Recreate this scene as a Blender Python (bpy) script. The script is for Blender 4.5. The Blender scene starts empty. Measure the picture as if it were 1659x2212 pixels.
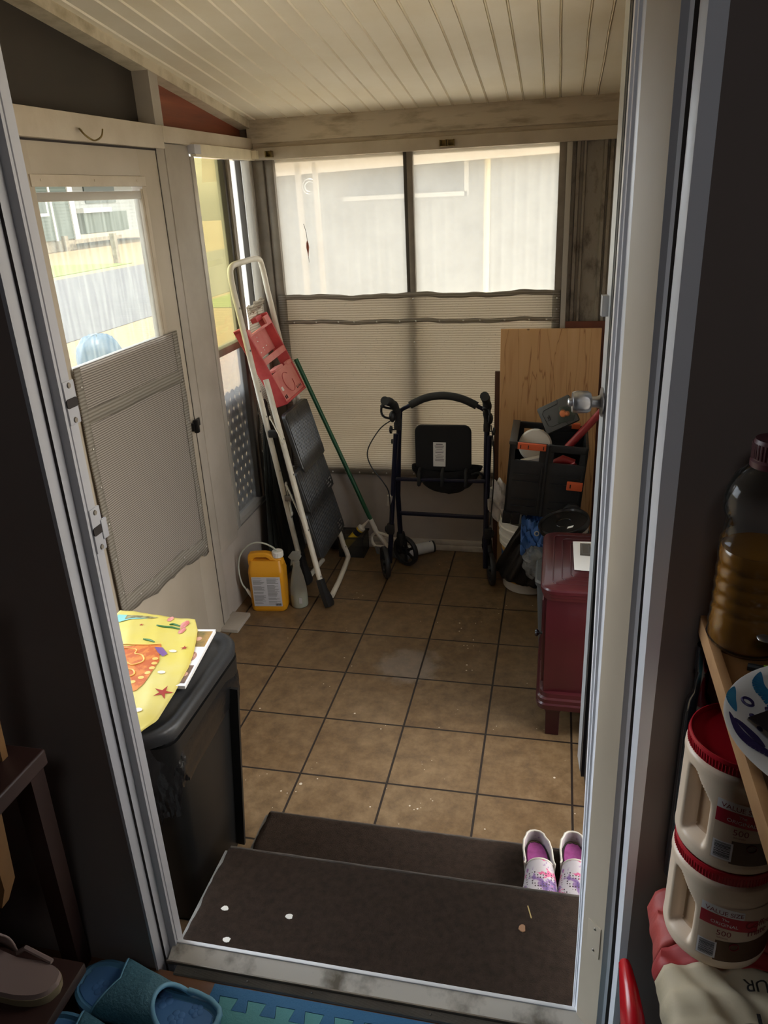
import bpy, bmesh, math, random
from mathutils import Vector as V, Matrix as MX
random.seed(7)
S = bpy.context.scene
COL = S.collection
PI = math.pi
def D(a): return math.radians(a)
# ------------------------------------------------------------------ helpers
def hexlin(h):
    h = h.lstrip('#'); o = []
    for i in (0, 2, 4):
        c = int(h[i:i+2], 16) / 255
        o.append(c / 12.92 if c <= .04045 else ((c + .055) / 1.055) ** 2.4)
    return tuple(o) + (1,)
def nodes_of(name):
    m = bpy.data.materials.new(name); m.use_nodes = True
    nt = m.node_tree
    for n in list(nt.nodes): nt.nodes.remove(n)
    out = nt.nodes.new('ShaderNodeOutputMaterial')
    return m, nt, out
def N(nt, t, **k):
    n = nt.nodes.new('ShaderNode' + t)
    for a, b in k.items():
        if a in n.inputs.keys() if isinstance(a, str) else False: n.inputs[a].default_value = b
        else: setattr(n, a, b)
    return n
def L(nt, a, b): nt.links.new(a, b)
def noise(nt, scale, detail=4, stretch=None, rough=.6):
    tc = nt.nodes.new('ShaderNodeTexCoord')
    src = tc.outputs['Object']
    if stretch:
        mp = nt.nodes.new('ShaderNodeMapping'); mp.inputs['Scale'].default_value = stretch
        L(nt, src, mp.inputs['Vector']); src = mp.outputs['Vector']
    n = nt.nodes.new('ShaderNodeTexNoise'); n.inputs['Scale'].default_value = scale
    n.inputs['Detail'].default_value = detail; n.inputs['Roughness'].default_value = rough
    L(nt, src, n.inputs['Vector'])
    return n
def ramp(nt, fac, stops):
    r = nt.nodes.new('ShaderNodeValToRGB')
    e = r.color_ramp.elements
    while len(e) < len(stops): e.new(.5)
    for i, (p, c) in enumerate(stops):
        e[i].position = p; e[i].color = hexlin(c) if isinstance(c, str) else c
    L(nt, fac, r.inputs['Fac'])
    return r
MATS = {}
def M(name, col, rough=.55, metal=0, var=None, vs=8, stretch=None, bump=0, bs=60, bstretch=None, spec=.5, lo=.35, hi=.7, coat=0, alpha=1, trans=0):
    """principled material; var = second colour mixed in by noise"""
    m, nt, out = nodes_of(name)
    p = nt.nodes.new('ShaderNodeBsdfPrincipled')
    p.inputs['Roughness'].default_value = rough; p.inputs['Metallic'].default_value = metal
    p.inputs['Specular IOR Level'].default_value = spec
    p.inputs['Coat Weight'].default_value = coat
    p.inputs['Alpha'].default_value = alpha
    p.inputs['Transmission Weight'].default_value = trans
    if var:
        n = noise(nt, vs, 5, stretch)
        r = ramp(nt, n.outputs['Fac'], [(lo, col), (hi, var)])
        L(nt, r.outputs['Color'], p.inputs['Base Color'])
    else: p.inputs['Base Color'].default_value = hexlin(col)
    if bump:
        n2 = noise(nt, bs, 4, bstretch)
        b = nt.nodes.new('ShaderNodeBump'); b.inputs['Strength'].default_value = bump; b.inputs['Distance'].default_value = .004
        L(nt, n2.outputs['Fac'], b.inputs['Height']); L(nt, b.outputs['Normal'], p.inputs['Normal'])
    L(nt, p.outputs['BSDF'], out.inputs['Surface'])
    MATS[name] = m
    return m
def thin(name, col, haze=.2, gloss=.08, stretch=None, sc=6, lo=.35, hi=.75, amin=None, rough=.02, tint='#ffffff'):
    """thin pane: transparent + dirt haze (diffuse and translucent) + reflection"""
    m, nt, out = nodes_of(name)
    t = nt.nodes.new('ShaderNodeBsdfTransparent'); t.inputs['Color'].default_value = hexlin(tint)
    d = nt.nodes.new('ShaderNodeBsdfDiffuse'); d.inputs['Color'].default_value = hexlin(col)
    tr = nt.nodes.new('ShaderNodeBsdfTranslucent'); tr.inputs['Color'].default_value = hexlin(col)
    g = nt.nodes.new('ShaderNodeBsdfGlossy'); g.inputs['Roughness'].default_value = rough
    mx = nt.nodes.new('ShaderNodeMixShader'); mx.inputs[0].default_value = .85
    L(nt, d.outputs[0], mx.inputs[1]); L(nt, tr.outputs[0], mx.inputs[2])
    m2 = nt.nodes.new('ShaderNodeMixShader')
    n = noise(nt, sc, 4, stretch)
    a0 = haze * .5 if amin is None else amin
    r = ramp(nt, n.outputs['Fac'], [(lo, (a0,)*3 + (1,)), (hi, (haze,)*3 + (1,))])
    L(nt, r.outputs['Color'], m2.inputs[0])
    L(nt, t.outputs[0], m2.inputs[1]); L(nt, mx.outputs[0], m2.inputs[2])
    m3 = nt.nodes.new('ShaderNodeMixShader')
    fr = nt.nodes.new('ShaderNodeLayerWeight'); fr.inputs['Blend'].default_value = .12
    mu = nt.nodes.new('ShaderNodeMath'); mu.operation = 'MULTIPLY'; mu.inputs[1].default_value = gloss * 4
    L(nt, fr.outputs['Fresnel'], mu.inputs[0]); L(nt, mu.outputs[0], m3.inputs[0])
    L(nt, m2.outputs[0], m3.inputs[1]); L(nt, g.outputs[0], m3.inputs[2])
    L(nt, m3.outputs[0], out.inputs['Surface'])
    MATS[name] = m
    return m

class MB:
    def __init__(s): s.bm = bmesh.new()
    def _mi(s, fs, mi):
        for f in fs: f.material_index = mi
    def box(s, p0, p1, bev=0, mi=0, mat=None, seg=2):
        c = [(a + b) / 2 for a, b in zip(p0, p1)]; d = [abs(b - a) for a, b in zip(p0, p1)]
        t = bmesh.new(); bmesh.ops.create_cube(t, size=1)
        for v in t.verts: v.co = V((v.co.x * d[0], v.co.y * d[1], v.co.z * d[2]))
        if bev: bmesh.ops.bevel(t, geom=t.edges[:], offset=min(bev, min(d) * .45), segments=seg, affect='EDGES', profile=.6)
        T = MX.Translation(c)
        if mat is not None: T = mat @ T
        t.transform(T); s.add(t, mi); return s
    def add(s, t, mi=0):
        vm = {}
        for v in t.verts: vm[v] = s.bm.verts.new(v.co)
        for f in t.faces:
            try:
                g = s.bm.faces.new([vm[v] for v in f.verts]); g.material_index = mi
            except ValueError: pass
        t.free()
    def grid(s, fn, nu, nv, mi=0, cu=False, cv=False):
        """surface fn(u,v), u,v in 0..1"""
        vs = [[s.bm.verts.new(fn(i / nu, j / nv)) for j in range(nv + (0 if cv else 1))] for i in range(nu + (0 if cu else 1))]
        nI = len(vs); nJ = len(vs[0])
        for i in range(nu):
            for j in range(nv):
                a, b = vs[i][j], vs[(i + 1) % nI][j]; c, d = vs[(i + 1) % nI][(j + 1) % nJ], vs[i][(j + 1) % nJ]
                k = mi(i / nu, j / nv) if callable(mi) else mi
                try: s.bm.faces.new((a, b, c, d)).material_index = k
                except ValueError: pass
        return s
    def loft(s, rings, cap=True, mi=0, closed=True):
        R = [[s.bm.verts.new(p) for p in r] for r in rings]
        n = len(R[0])
        for a, b in zip(R[:-1], R[1:]):
            for i in range(n if closed else n - 1):
                j = (i + 1) % n
                try: s.bm.faces.new((a[i], a[j], b[j], b[i])).material_index = mi
                except ValueError: pass
        if cap:
            for r in (R[0][::-1], R[-1]):
                try: s.bm.faces.new(r).material_index = mi
                except ValueError: pass
        return s
    def tube(s, pts, r, seg=10, mi=0, cap=True, closed=False):
        pts = [V(p) for p in pts]; n = len(pts)
        rr = r if isinstance(r, (list, tuple)) else [r] * n
        tang = []
        for i in range(n):
            if closed: t = pts[(i + 1) % n] - pts[i - 1]
            else: t = pts[min(i + 1, n - 1)] - pts[max(i - 1, 0)]
            tang.append(t.normalized() if t.length > 1e-9 else V((0, 0, 1)))
        u = tang[0].orthogonal().normalized(); rings = []
        for i in range(n):
            u = (u - tang[i] * u.dot(tang[i])); u = u.normalized() if u.length > 1e-6 else tang[i].orthogonal().normalized()
            w = tang[i].cross(u)
            rings.append([pts[i] + (u * math.cos(2 * PI * k / seg) + w * math.sin(2 * PI * k / seg)) * rr[i] for k in range(seg)])
        if closed: rings.append(rings[0]); return s.loft(rings, False, mi)
        return s.loft(rings, cap, mi)
    def bar(s, a, b, w, h, mi=0, up=(0, 0, 1)):
        a, b = V(a), V(b); t = (b - a).normalized(); upv = V(up)
        x = t.cross(upv); x = x.normalized() if x.length > 1e-5 else t.orthogonal().normalized()
        y = x.cross(t).normalized()
        rg = lambda p: [p + x * sx * w / 2 + y * sy * h / 2 for sx, sy in ((-1, -1), (1, -1), (1, 1), (-1, 1))]
        return s.loft([rg(a), rg(b)], True, mi)
    def lathe(s, prof, seg=28, T=None, mi=0, cap=True):
        T = T or MX.Identity(4)
        rings = [[T @ V((r * math.cos(2 * PI * k / seg), r * math.sin(2 * PI * k / seg), z)) for k in range(seg)] for r, z in prof]
        return s.loft(rings, cap, mi)
    def prism(s, poly, z0, z1, T=None, mi=0):
        T = T or MX.Identity(4)
        return s.loft([[T @ V((x, y, z)) for x, y in poly] for z in (z0, z1)], True, mi)
    def plate(s, pts, off=(0, 0, .001), mi=0):
        o = V(off); return s.loft([[V(p) for p in pts], [V(p) + o for p in pts]], True, mi)
    def ball(s, c, r, mi=0, seg=10, sc=(1, 1, 1)):
        t = bmesh.new(); bmesh.ops.create_uvsphere(t, u_segments=seg, v_segments=max(5, seg // 2 + 1), radius=r)
        t.transform(MX.Translation(c) @ MX.Diagonal((*sc, 1))); s.add(t, mi); return s
    def build(s, name, mat, parent=None, local=False, smooth=35, solid=0, bev=0):
        bm = s.bm
        bmesh.ops.remove_doubles(bm, verts=bm.verts[:], dist=1e-6)
        bmesh.ops.recalc_face_normals(bm, faces=bm.faces[:])
        if parent is not None and not local: bm.transform(WM[parent.name].inverted())
        me = bpy.data.meshes.new(name); bm.to_mesh(me); bm.free()
        for k in (mat if isinstance(mat, (list, tuple)) else [mat]): me.materials.append(MATS[k] if isinstance(k, str) else k)
        o = bpy.data.objects.new(name, me); COL.objects.link(o)
        if parent is not None: o.parent = parent
        WM[o.name] = WM[parent.name].copy() if parent is not None else MX.Identity(4)
        if smooth:
            for p in me.polygons: p.use_smooth = True
            me.set_sharp_from_angle(angle=D(smooth))
        if solid:
            md = o.modifiers.new('Solidify', 'SOLIDIFY'); md.thickness = abs(solid); md.offset = 0 if solid > 0 else -1
        if bev:
            md = o.modifiers.new('Bevel', 'BEVEL'); md.width = bev; md.segments = 2; md.limit_method = 'ANGLE'; md.angle_limit = D(40)
        return o
WM = {}
def tag(o, label, cat, group=None):
    o['label'] = label; o['category'] = cat
    if group: o['group'] = group
    return o
def thing(name, label, cat, loc=(0, 0, 0), rz=0, group=None, mat=None):
    o = bpy.data.objects.new(name, None); COL.objects.link(o)
    Mx = mat if mat is not None else MX.Translation(loc) @ MX.Rotation(rz, 4, 'Z')
    o.matrix_world = Mx; o.empty_display_size = .05
    WM[o.name] = Mx.copy()
    return tag(o, label, cat, group)
def struct(o): o['kind'] = 'structure'; return o
def sthing(name, loc=(0, 0, 0)):
    o = bpy.data.objects.new(name, None); COL.objects.link(o); o.location = loc
    WM[o.name] = MX.Translation(loc); return struct(o)
def bez(pts, n=8):
    """Catmull-Rom through pts"""
    P = [V(p) for p in pts]; out = []
    for i in range(len(P) - 1):
        p0, p1, p2, p3 = P[max(i - 1, 0)], P[i], P[i + 1], P[min(i + 2, len(P) - 1)]
        for k in range(n):
            t = k / n
            out.append(.5 * ((2 * p1) + (p2 - p0) * t + (2 * p0 - 5 * p1 + 4 * p2 - p3) * t * t + (3 * p1 - p0 - 3 * p2 + p3) * t ** 3))
    out.append(P[-1]); return out
def interp(tab, x):
    for (a, b), (c, d) in zip(tab[:-1], tab[1:]):
        if x <= c: return b + (d - b) * (x - a) / (c - a) if c > a else d
    return tab[-1][1]
def rrect(hx, hy, r, n=6, cx=0, cy=0):
    o = []
    for (sx, sy, a0) in ((1, -1, -90), (1, 1, 0), (-1, 1, 90), (-1, -1, 180)):
        for k in range(n + 1):
            a = D(a0 + 90 * k / n)
            o.append((cx + sx * (hx - r) + r * math.cos(a), cy + sy * (hy - r) + r * math.sin(a)))
    return o
def text(name, body, size, mat, fn, parent, sp=1.0, ext=.0004, ax='LEFT'):
    cu = bpy.data.curves.new(name, 'FONT'); cu.body = body; cu.size = size; cu.space_character = sp; cu.align_x = ax
    cu.resolution_u = 3
    to = bpy.data.objects.new(name + '_curve', cu); COL.objects.link(to)
    dg = bpy.context.evaluated_depsgraph_get(); dg.update()
    me = bpy.data.meshes.new_from_object(to.evaluated_get(dg))
    bpy.data.objects.remove(to); bpy.data.curves.remove(cu)
    me.name = name
    inv = WM[parent.name].inverted() if parent is not None else MX.Identity(4)
    for v in me.vertices: v.co = inv @ V(fn(v.co.x, v.co.y))
    me.materials.clear(); me.materials.append(MATS[mat])
    o = bpy.data.objects.new(name, me); COL.objects.link(o)
    if parent is not None: o.parent = parent
    WM[o.name] = WM[parent.name].copy() if parent is not None else MX.Identity(4)
    return o
def copy_tree(o, parent=None):
    c = o.copy(); COL.objects.link(c)
    if parent is not None: c.parent = parent
    for ch in list(o.children): copy_tree(ch, c)
    return c
def wob(x, s=1.0, k=0):
    return (math.sin(x * 3.1 * s + k) + .6 * math.sin(x * 7.3 * s + 1.7 * k + 1) + .35 * math.sin(x * 15.7 * s + 2.3 * k + 2)) / 1.95

# ------------------------------------------------------------------ camera
cam = bpy.data.cameras.new('camera'); co = bpy.data.objects.new('camera', cam); COL.objects.link(co)
R0 = V((0.97638278, 0.21115513, -0.04571851)); R1 = V((0.03990143, -0.38421493, -0.92238103)); R2 = V((-0.21233122, 0.89877272, -0.38356623))
mw = MX.Identity(4)
for i in range(3):
    mw[i][0] = R0[i]; mw[i][1] = -R1[i]; mw[i][2] = -R2[i]
CAMP = (1.11425733, -1.97535202, 1.83909587)
for i in range(3): mw[i][3] = CAMP[i]
co.matrix_world = mw
cam.sensor_fit = 'HORIZONTAL'; cam.sensor_width = 36; cam.lens = 1653.94 / 1659 * 36; cam.clip_start = .02; cam.clip_end = 300
S.camera = co
S.view_settings.view_transform = 'Standard'; S.view_settings.look = 'None'; S.view_settings.gamma = 1; S.view_settings.use_curve_mapping = False
S.view_settings.exposure = .82
# ------------------------------------------------------------------ materials
M('cream_paint', '#c0b5a2', .5, var='#ada08c', vs=5, bump=.15, bs=40)
M('door_paint', '#b0a594', .5, var='#a49987', vs=3)
M('post_paint', '#aaa195', .5, var='#9a9184', vs=4)
M('bright_cream', '#ddd2b6', .5, var='#c9bda2', vs=6)
M('beam_paint', '#c4b8a3', .6, var='#86775f', vs=5, stretch=(1, 1, 5), lo=.5, hi=.78)
M('rafter_paint', '#cdc1a8', .55, var='#a39579', vs=9, lo=.45, hi=.7)
M('shadow_wood', '#857a6c', .6, var='#6f6457', vs=7)
M('ceil_paint', '#ece4d0', .55, var='#e2d7bd', vs=2.5, bump=.1, bs=25)
M('low_wall', '#aca297', .65, var='#9c9287', vs=3)
M('white_base', '#c9c2b6', .5, var='#8f8474', vs=5, lo=.45, hi=.75)
M('alu', '#8d857a', .42, .55, var='#7a7268', vs=10)
M('alu_light', '#b9b4aa', .4, .5)
M('dark_alu', '#4a4640', .5, .3)
M('gable_panel', '#2a241d', .5, var='#322b24', vs=3)
M('redwood', '#8e4a30', .5, var='#6e3522', vs=6, stretch=(1, .25, 5))
M('corr_metal', '#948c80', .5, .2, var='#5a4f42', vs=22, stretch=(1, 1, .5), bump=.3, bs=90, lo=.5, hi=.72)
M('house_in', '#84766f', .7, var='#7a6c65', vs=2)
M('jamb_gray', '#b4b3b6', .4)
M('jamb_white', '#f3f3f8', .3, bump=.2, bs=35, bstretch=(1, 1, .2))
M('jamb_tan', '#cfc0ab', .45, var='#b9aa95', vs=4, stretch=(1, 1, .4))
M('dark_gap', '#2a221f', .8)
M('sill_white', '#dcdcdc', .35)
M('sill_dirty', '#cbc4b8', .5, var='#6b6254', vs=11, lo=.5, hi=.68)
M('wood_floor', '#7a5238', .45, var='#5f3d28', vs=5, stretch=(.3, 4, 1))
M('black_metal', '#171615', .4, .3)
M('chrome', '#96979a', .3, .95)
M('carpet', '#3d3129', .95, var='#2f2620', vs=60, bump=.9, bs=420, spec=.1)
M('carpet_worn', '#5a524a', .85, var='#3a322b', vs=14); M('carpet_edge', '#8f8c86', .8, var='#6e6b66', vs=30)
M('step_wood', '#6f675d', .8)
M('white_chip', '#e8e4da', .6)
M('leaf_brown', '#9a7355', .8)
M('straw', '#b49a63', .8)
thin('pane_clear', '#e8ead8', haze=.20, gloss=.08, stretch=(1, 12, .8), sc=5, lo=.4, hi=.8, amin=.05)
thin('pane_hazy', '#fbf8ee', haze=.38, gloss=.03, sc=3, lo=.3, hi=.8, amin=.27)
thin('pane_warm', '#e6deb8', haze=.20, gloss=.08, sc=3, amin=.12, tint='#e9e4c8')
thin('film_lower', '#d5d2cc', haze=.20, gloss=.12, sc=3, amin=.08)

# porch tiles
m, nt, out = nodes_of('tile'); MATS['tile'] = m
p = nt.nodes.new('ShaderNodeBsdfPrincipled')
tc = nt.nodes.new('ShaderNodeTexCoord')
br = nt.nodes.new('ShaderNodeTexBrick'); br.offset = 0; br.squash = 1
br.inputs['Scale'].default_value = 1; br.inputs['Brick Width'].default_value = .305; br.inputs['Row Height'].default_value = .305
br.inputs['Mortar Size'].default_value = .0042; br.inputs['Mortar Smooth'].default_value = .25; br.inputs['Bias'].default_value = 0
br.inputs['Color1'].default_value = (1, 1, 1, 1); br.inputs['Color2'].default_value = (.78, .78, .78, 1); br.inputs['Mortar'].default_value = (0, 0, 0, 1)
L(nt, tc.outputs['Object'], br.inputs['Vector'])
n1 = noise(nt, 17, 9, rough=.72); r1 = ramp(nt, n1.outputs['Fac'], [(.3, '#5f4d37'), (.5, '#7a6448'), (.72, '#917b5d')])
n2 = noise(nt, 2.2, 5); r2 = ramp(nt, n2.outputs['Fac'], [(.3, '#d8cdbd'), (.7, '#ffffff')])
mx = nt.nodes.new('ShaderNodeMix'); mx.data_type = 'RGBA'; mx.blend_type = 'MULTIPLY'; mx.inputs[0].default_value = 1
L(nt, r1.outputs[0], mx.inputs[6]); L(nt, r2.outputs[0], mx.inputs[7])
mx2 = nt.nodes.new('ShaderNodeMix'); mx2.data_type = 'RGBA'; mx2.blend_type = 'MULTIPLY'; mx2.inputs[0].default_value = .5
L(nt, mx.outputs[2], mx2.inputs[6]); L(nt, br.outputs['Color'], mx2.inputs[7])
vo = nt.nodes.new('ShaderNodeTexVoronoi'); vo.inputs['Scale'].default_value = 34; vo.inputs['Randomness'].default_value = 1
L(nt, tc.outputs['Object'], vo.inputs['Vector'])
# paint drips: small dots whose size comes from a patchy mask
n3 = noise(nt, 4.5, 3); r3 = ramp(nt, n3.outputs['Fac'], [(.5, (0, 0, 0, 1)), (.72, (.19, .19, .19, 1))])
lt = nt.nodes.new('ShaderNodeMath'); lt.operation = 'LESS_THAN'
L(nt, vo.outputs['Distance'], lt.inputs[0]); L(nt, r3.outputs[0], lt.inputs[1])
mx3 = nt.nodes.new('ShaderNodeMix'); mx3.data_type = 'RGBA'; mx3.inputs[7].default_value = hexlin('#cfc5b3')
L(nt, lt.outputs[0], mx3.inputs[0]); L(nt, mx2.outputs[2], mx3.inputs[6])
vd = nt.nodes.new('ShaderNodeVectorMath'); vd.operation = 'DISTANCE'; vd.inputs[1].default_value = (.555, .70, 0); L(nt, tc.outputs['Object'], vd.inputs[0])  # pale blot painted into the tile colour for the window's reflected glow
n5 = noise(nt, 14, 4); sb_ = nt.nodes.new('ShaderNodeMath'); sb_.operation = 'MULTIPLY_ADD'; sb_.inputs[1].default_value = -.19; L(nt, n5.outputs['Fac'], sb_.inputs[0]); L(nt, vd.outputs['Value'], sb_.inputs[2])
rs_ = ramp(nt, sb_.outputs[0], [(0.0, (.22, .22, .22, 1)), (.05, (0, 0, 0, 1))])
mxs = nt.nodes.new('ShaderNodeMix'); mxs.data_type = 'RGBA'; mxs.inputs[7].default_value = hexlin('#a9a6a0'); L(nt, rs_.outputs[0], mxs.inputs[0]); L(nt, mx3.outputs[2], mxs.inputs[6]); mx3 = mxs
mx4 = nt.nodes.new('ShaderNodeMix'); mx4.data_type = 'RGBA'; mx4.inputs[7].default_value = hexlin('#251d17')
L(nt, br.outputs['Fac'], mx4.inputs[0]); L(nt, mx3.outputs[2], mx4.inputs[6])
L(nt, mx4.outputs[2], p.inputs['Base Color'])
rr = ramp(nt, n1.outputs['Fac'], [(.3, (.29,)*3 + (1,)), (.7, (.47,)*3 + (1,))])
L(nt, rr.outputs[0], p.inputs['Roughness'])
n4 = noise(nt, 38, 6, (1, .45, 1)); ad = nt.nodes.new('ShaderNodeMath'); ad.operation = 'MULTIPLY_ADD'; ad.inputs[1].default_value = -1.6
L(nt, br.outputs['Fac'], ad.inputs[0]); L(nt, n4.outputs['Fac'], ad.inputs[2])
bp = nt.nodes.new('ShaderNodeBump'); bp.inputs['Strength'].default_value = .35; bp.inputs['Distance'].default_value = .004
L(nt, ad.outputs[0], bp.inputs['Height']); L(nt, bp.outputs[0], p.inputs['Normal'])
L(nt, p.outputs[0], out.inputs['Surface'])

# knitted shade cloth: horizontal ribs, lets some light through
def cloth(name, col, col2, tr=.12, sparkle=.5, rib=170, dens=.64):
    m, nt, out = nodes_of(name); MATS[name] = m
    tc = nt.nodes.new('ShaderNodeTexCoord')
    w = nt.nodes.new('ShaderNodeTexWave'); w.wave_type = 'BANDS'; w.bands_direction = 'Z'; w.inputs['Scale'].default_value = rib / 6.283
    w.inputs['Distortion'].default_value = .6; w.inputs['Detail'].default_value = 1; w.inputs['Detail Scale'].default_value = 1.5
    L(nt, tc.outputs['Object'], w.inputs['Vector'])
    r = ramp(nt, w.outputs['Fac'], [(.2, col2), (.75, col)])
    d = nt.nodes.new('ShaderNodeBsdfDiffuse'); L(nt, r.outputs[0], d.inputs['Color'])
    t = nt.nodes.new('ShaderNodeBsdfTranslucent'); L(nt, r.outputs[0], t.inputs['Color'])
    mx = nt.nodes.new('ShaderNodeMixShader'); mx.inputs[0].default_value = .5
    L(nt, d.outputs[0], mx.inputs[1]); L(nt, t.outputs[0], mx.inputs[2])
    tp = nt.nodes.new('ShaderNodeBsdfTransparent')
    n = noise(nt, 210, 2, (1, 1, 1)); rs = ramp(nt, n.outputs['Fac'], [(dens, (tr,)*3 + (1,)), (dens + .06, (sparkle,)*3 + (1,))])
    m2 = nt.nodes.new('ShaderNodeMixShader'); L(nt, rs.outputs[0], m2.inputs[0])
    L(nt, mx.outputs[0], m2.inputs[1]); L(nt, tp.outputs[0], m2.inputs[2])
    L(nt, m2.outputs[0], out.inputs['Surface'])
cloth('shade_cloth', '#d2c8b6', '#b0a696', .10, .42)
cloth('shade_cloth_dark', '#b9b2a6', '#9a9387', .05, .15)
cloth('door_cloth', '#cfc6bb', '#8d857c', .05, .2, rib=260, dens=.7)

# ------------------------------------------------------------------ setting: porch shell
XL = -.36; YF = 1.84
def zc(y): return 2.185 + .142 * (YF - y)     # ceiling height
HWI, HWO = -1.125, -1.065                     # house wall faces
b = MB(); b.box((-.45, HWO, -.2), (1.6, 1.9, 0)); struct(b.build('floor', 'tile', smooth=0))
# ceiling: pan boards running down the slope with a raised bead at every joint
b = MB(); prof = []
x = -.62
while x < 1.75:
    for dx, w in ((0, .0050), (.09, .0042)):
        xx = x + dx
        for a, z in ((-.030, 0), (-.0045, 0), (-.0035, w * 1.4), (-.002, -w * .2), (0, -w), (.002, -w * .2), (.0035, w * 1.4), (.0045, 0)):
            prof.append((xx + a, z + .0012 * math.sin(xx * 40)))
    x += .155
ny = 14
b.grid(lambda u, v: V((prof[int(round(u * (len(prof) - 1)))][0] + .0016 * wob(v * 9, 1, prof[int(round(u * (len(prof) - 1)))][0] * 3), HWO + v * (YF + .06 - HWO), zc(HWO + v * (YF + .06 - HWO)) + prof[int(round(u * (len(prof) - 1)))][1])), len(prof) - 1, ny)
b.loft([[V((-.7, y, zc(y) + .03)), V((1.8, y, zc(y) + .03)), V((1.8, y, zc(y) + .06)), V((-.7, y, zc(y) + .06))] for y in (HWO, 2.05)])
struct(b.build('ceiling', 'ceil_paint', smooth=25))
# far wall below and beside the windows
b = MB(); b.box((-.42, YF, 0), (1.14, YF + .05, .46)); struct(b.build('wall_far', 'low_wall'))
b = MB(); b.box((-.36, YF - .018, 0), (1.14, YF + .002, .03), .004); b.box((-.36, YF - .010, .03), (1.14, YF + .002, .062), .005)
struct(b.build('baseboard_far', 'white_base'))
b = MB(); n = 90
def corr(u):
    x = 1.135 + u * .4; k = (x - 1.135) % .115
    return YF + .012 - (.014 if .028 < k < .045 or .058 < k < .072 else 0)
b.grid(lambda u, v: V((1.135 + u * .4, corr(u), v * 2.02)), n, 1)
o = struct(b.build('wall_far_metal', 'corr_metal', smooth=20)); o.name = 'wall_corner'
# beam over the far windows
b = MB(); b.box((-.36, YF - .015, 2.085), (1.6, YF + .07, 2.2), .004); b.box((-.36, YF - .006, 2.062), (1.6, YF + .06, 2.088), .003)
struct(b.build('trim_1', 'beam_paint'))
b = MB(); b.box((-.335, YF - .032, 2.012), (1.6, YF + .05, 2.064), .003); struct(b.build('trim_2', 'cream_paint'))
# right wall of the porch, with an unseen opening added to let light in
b = MB(); b.box((1.52, HWO, -.2), (1.58, 1.9, .22)); b.box((1.52, HWO, 2.2), (1.58, 1.9, 2.75)); b.box((1.52, HWO, .22), (1.58, -1.0, 2.2)); b.box((1.52, .32, .22), (1.58, 1.9, 2.2))
struct(b.build('wall_right', 'low_wall'))
b = MB(); b.box((-.45, 1.842, -.2), (-.362, 1.93, 2.2)); b.box((-.43, 1.80, .37), (-.362, 1.85, 2.1)); struct(b.build('trim_16', 'alu'))
b = MB(); b.box((-.45, YF + .03, 2.0), (1.6, 1.95, 2.3)); struct(b.build('trim_17', 'beam_paint'))
# left wall: header, gable panels, stud, rafter, posts, low panel
b = MB(); b.box((-.43, HWO, 2.030), (-.338, .93, 2.108), .003); b.box((-.43, .93, 2.052), (-.338, YF, 2.108), .003)
struct(b.build('trim_3', 'cream_paint'))
b = MB(); b.loft([[V((-.44, y, 2.09)), V((-.41, y, 2.09)), V((-.41, y, zc(y) + .02)), V((-.44, y, zc(y) + .02))] for y in (HWO, .93)])
o = struct(b.build('wall_left_gable', 'gable_panel'))
b = MB(); b.loft([[V((-.44, y, 2.09)), V((-.40, y, 2.09)), V((-.40, y, zc(y) + .02)), V((-.44, y, zc(y) + .02))] for y in (.93, 1.95)])
o = struct(b.build('wall_left_gable_wood', 'redwood'))
b = MB()
b.loft([[V((-.43, y, zc(y) - .036)), V((-.342, y, zc(y) - .036)), V((-.342, y, zc(y) + .02)), V((-.43, y, zc(y) + .02))] for y in (HWO, YF)])
struct(b.build('trim_4', 'rafter_paint'))
b = MB()
b.box((-.345, HWO, 0), (-.335, HWO + .01, .01))
for y0, y1 in ((.893, .958),): b.loft([[V((-.43, y0, z)), V((-.345, y0, z)), V((-.345, y1, z)), V((-.43, y1, z))] for z in (2.10, zc(.95) - .02)])
struct(b.build('trim_5', 'post_paint'))
b = MB(); b.box((-.43, .886, 0), (-.352, .948, 2.052), .004); struct(b.build('trim_6', 'post_paint'))
b = MB(); b.box((-.42, .948, .37), (-.349, 1.150, 2.05), .003); b.box((-.42, .948, .345), (-.352, 1.155, .42), .004); struct(b.build('trim_7', 'post_paint'))
b = MB(); b.box((-.43, .948, -.1), (-.36, YF, .37)); struct(b.build('wall_left', 'low_wall'))
# short stub of left wall between the house and the side door, with an unseen opening added for light
b = MB(); b.box((-.43, HWO, 0), (-.36, .06, .5)); b.box((-.43, HWO, .5), (-.36, HWO + .05, 2.05)); b.box((-.43, -.0, .5), (-.36, .06, 2.05))
struct(b.build('wall_left_stub', 'low_wall'))
# floor level trim by the door
b = MB(); b.box((-.40, .84, 0), (-.27, 1.0, .018), .004); struct(b.build('trim_8', 'post_paint'))

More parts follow.
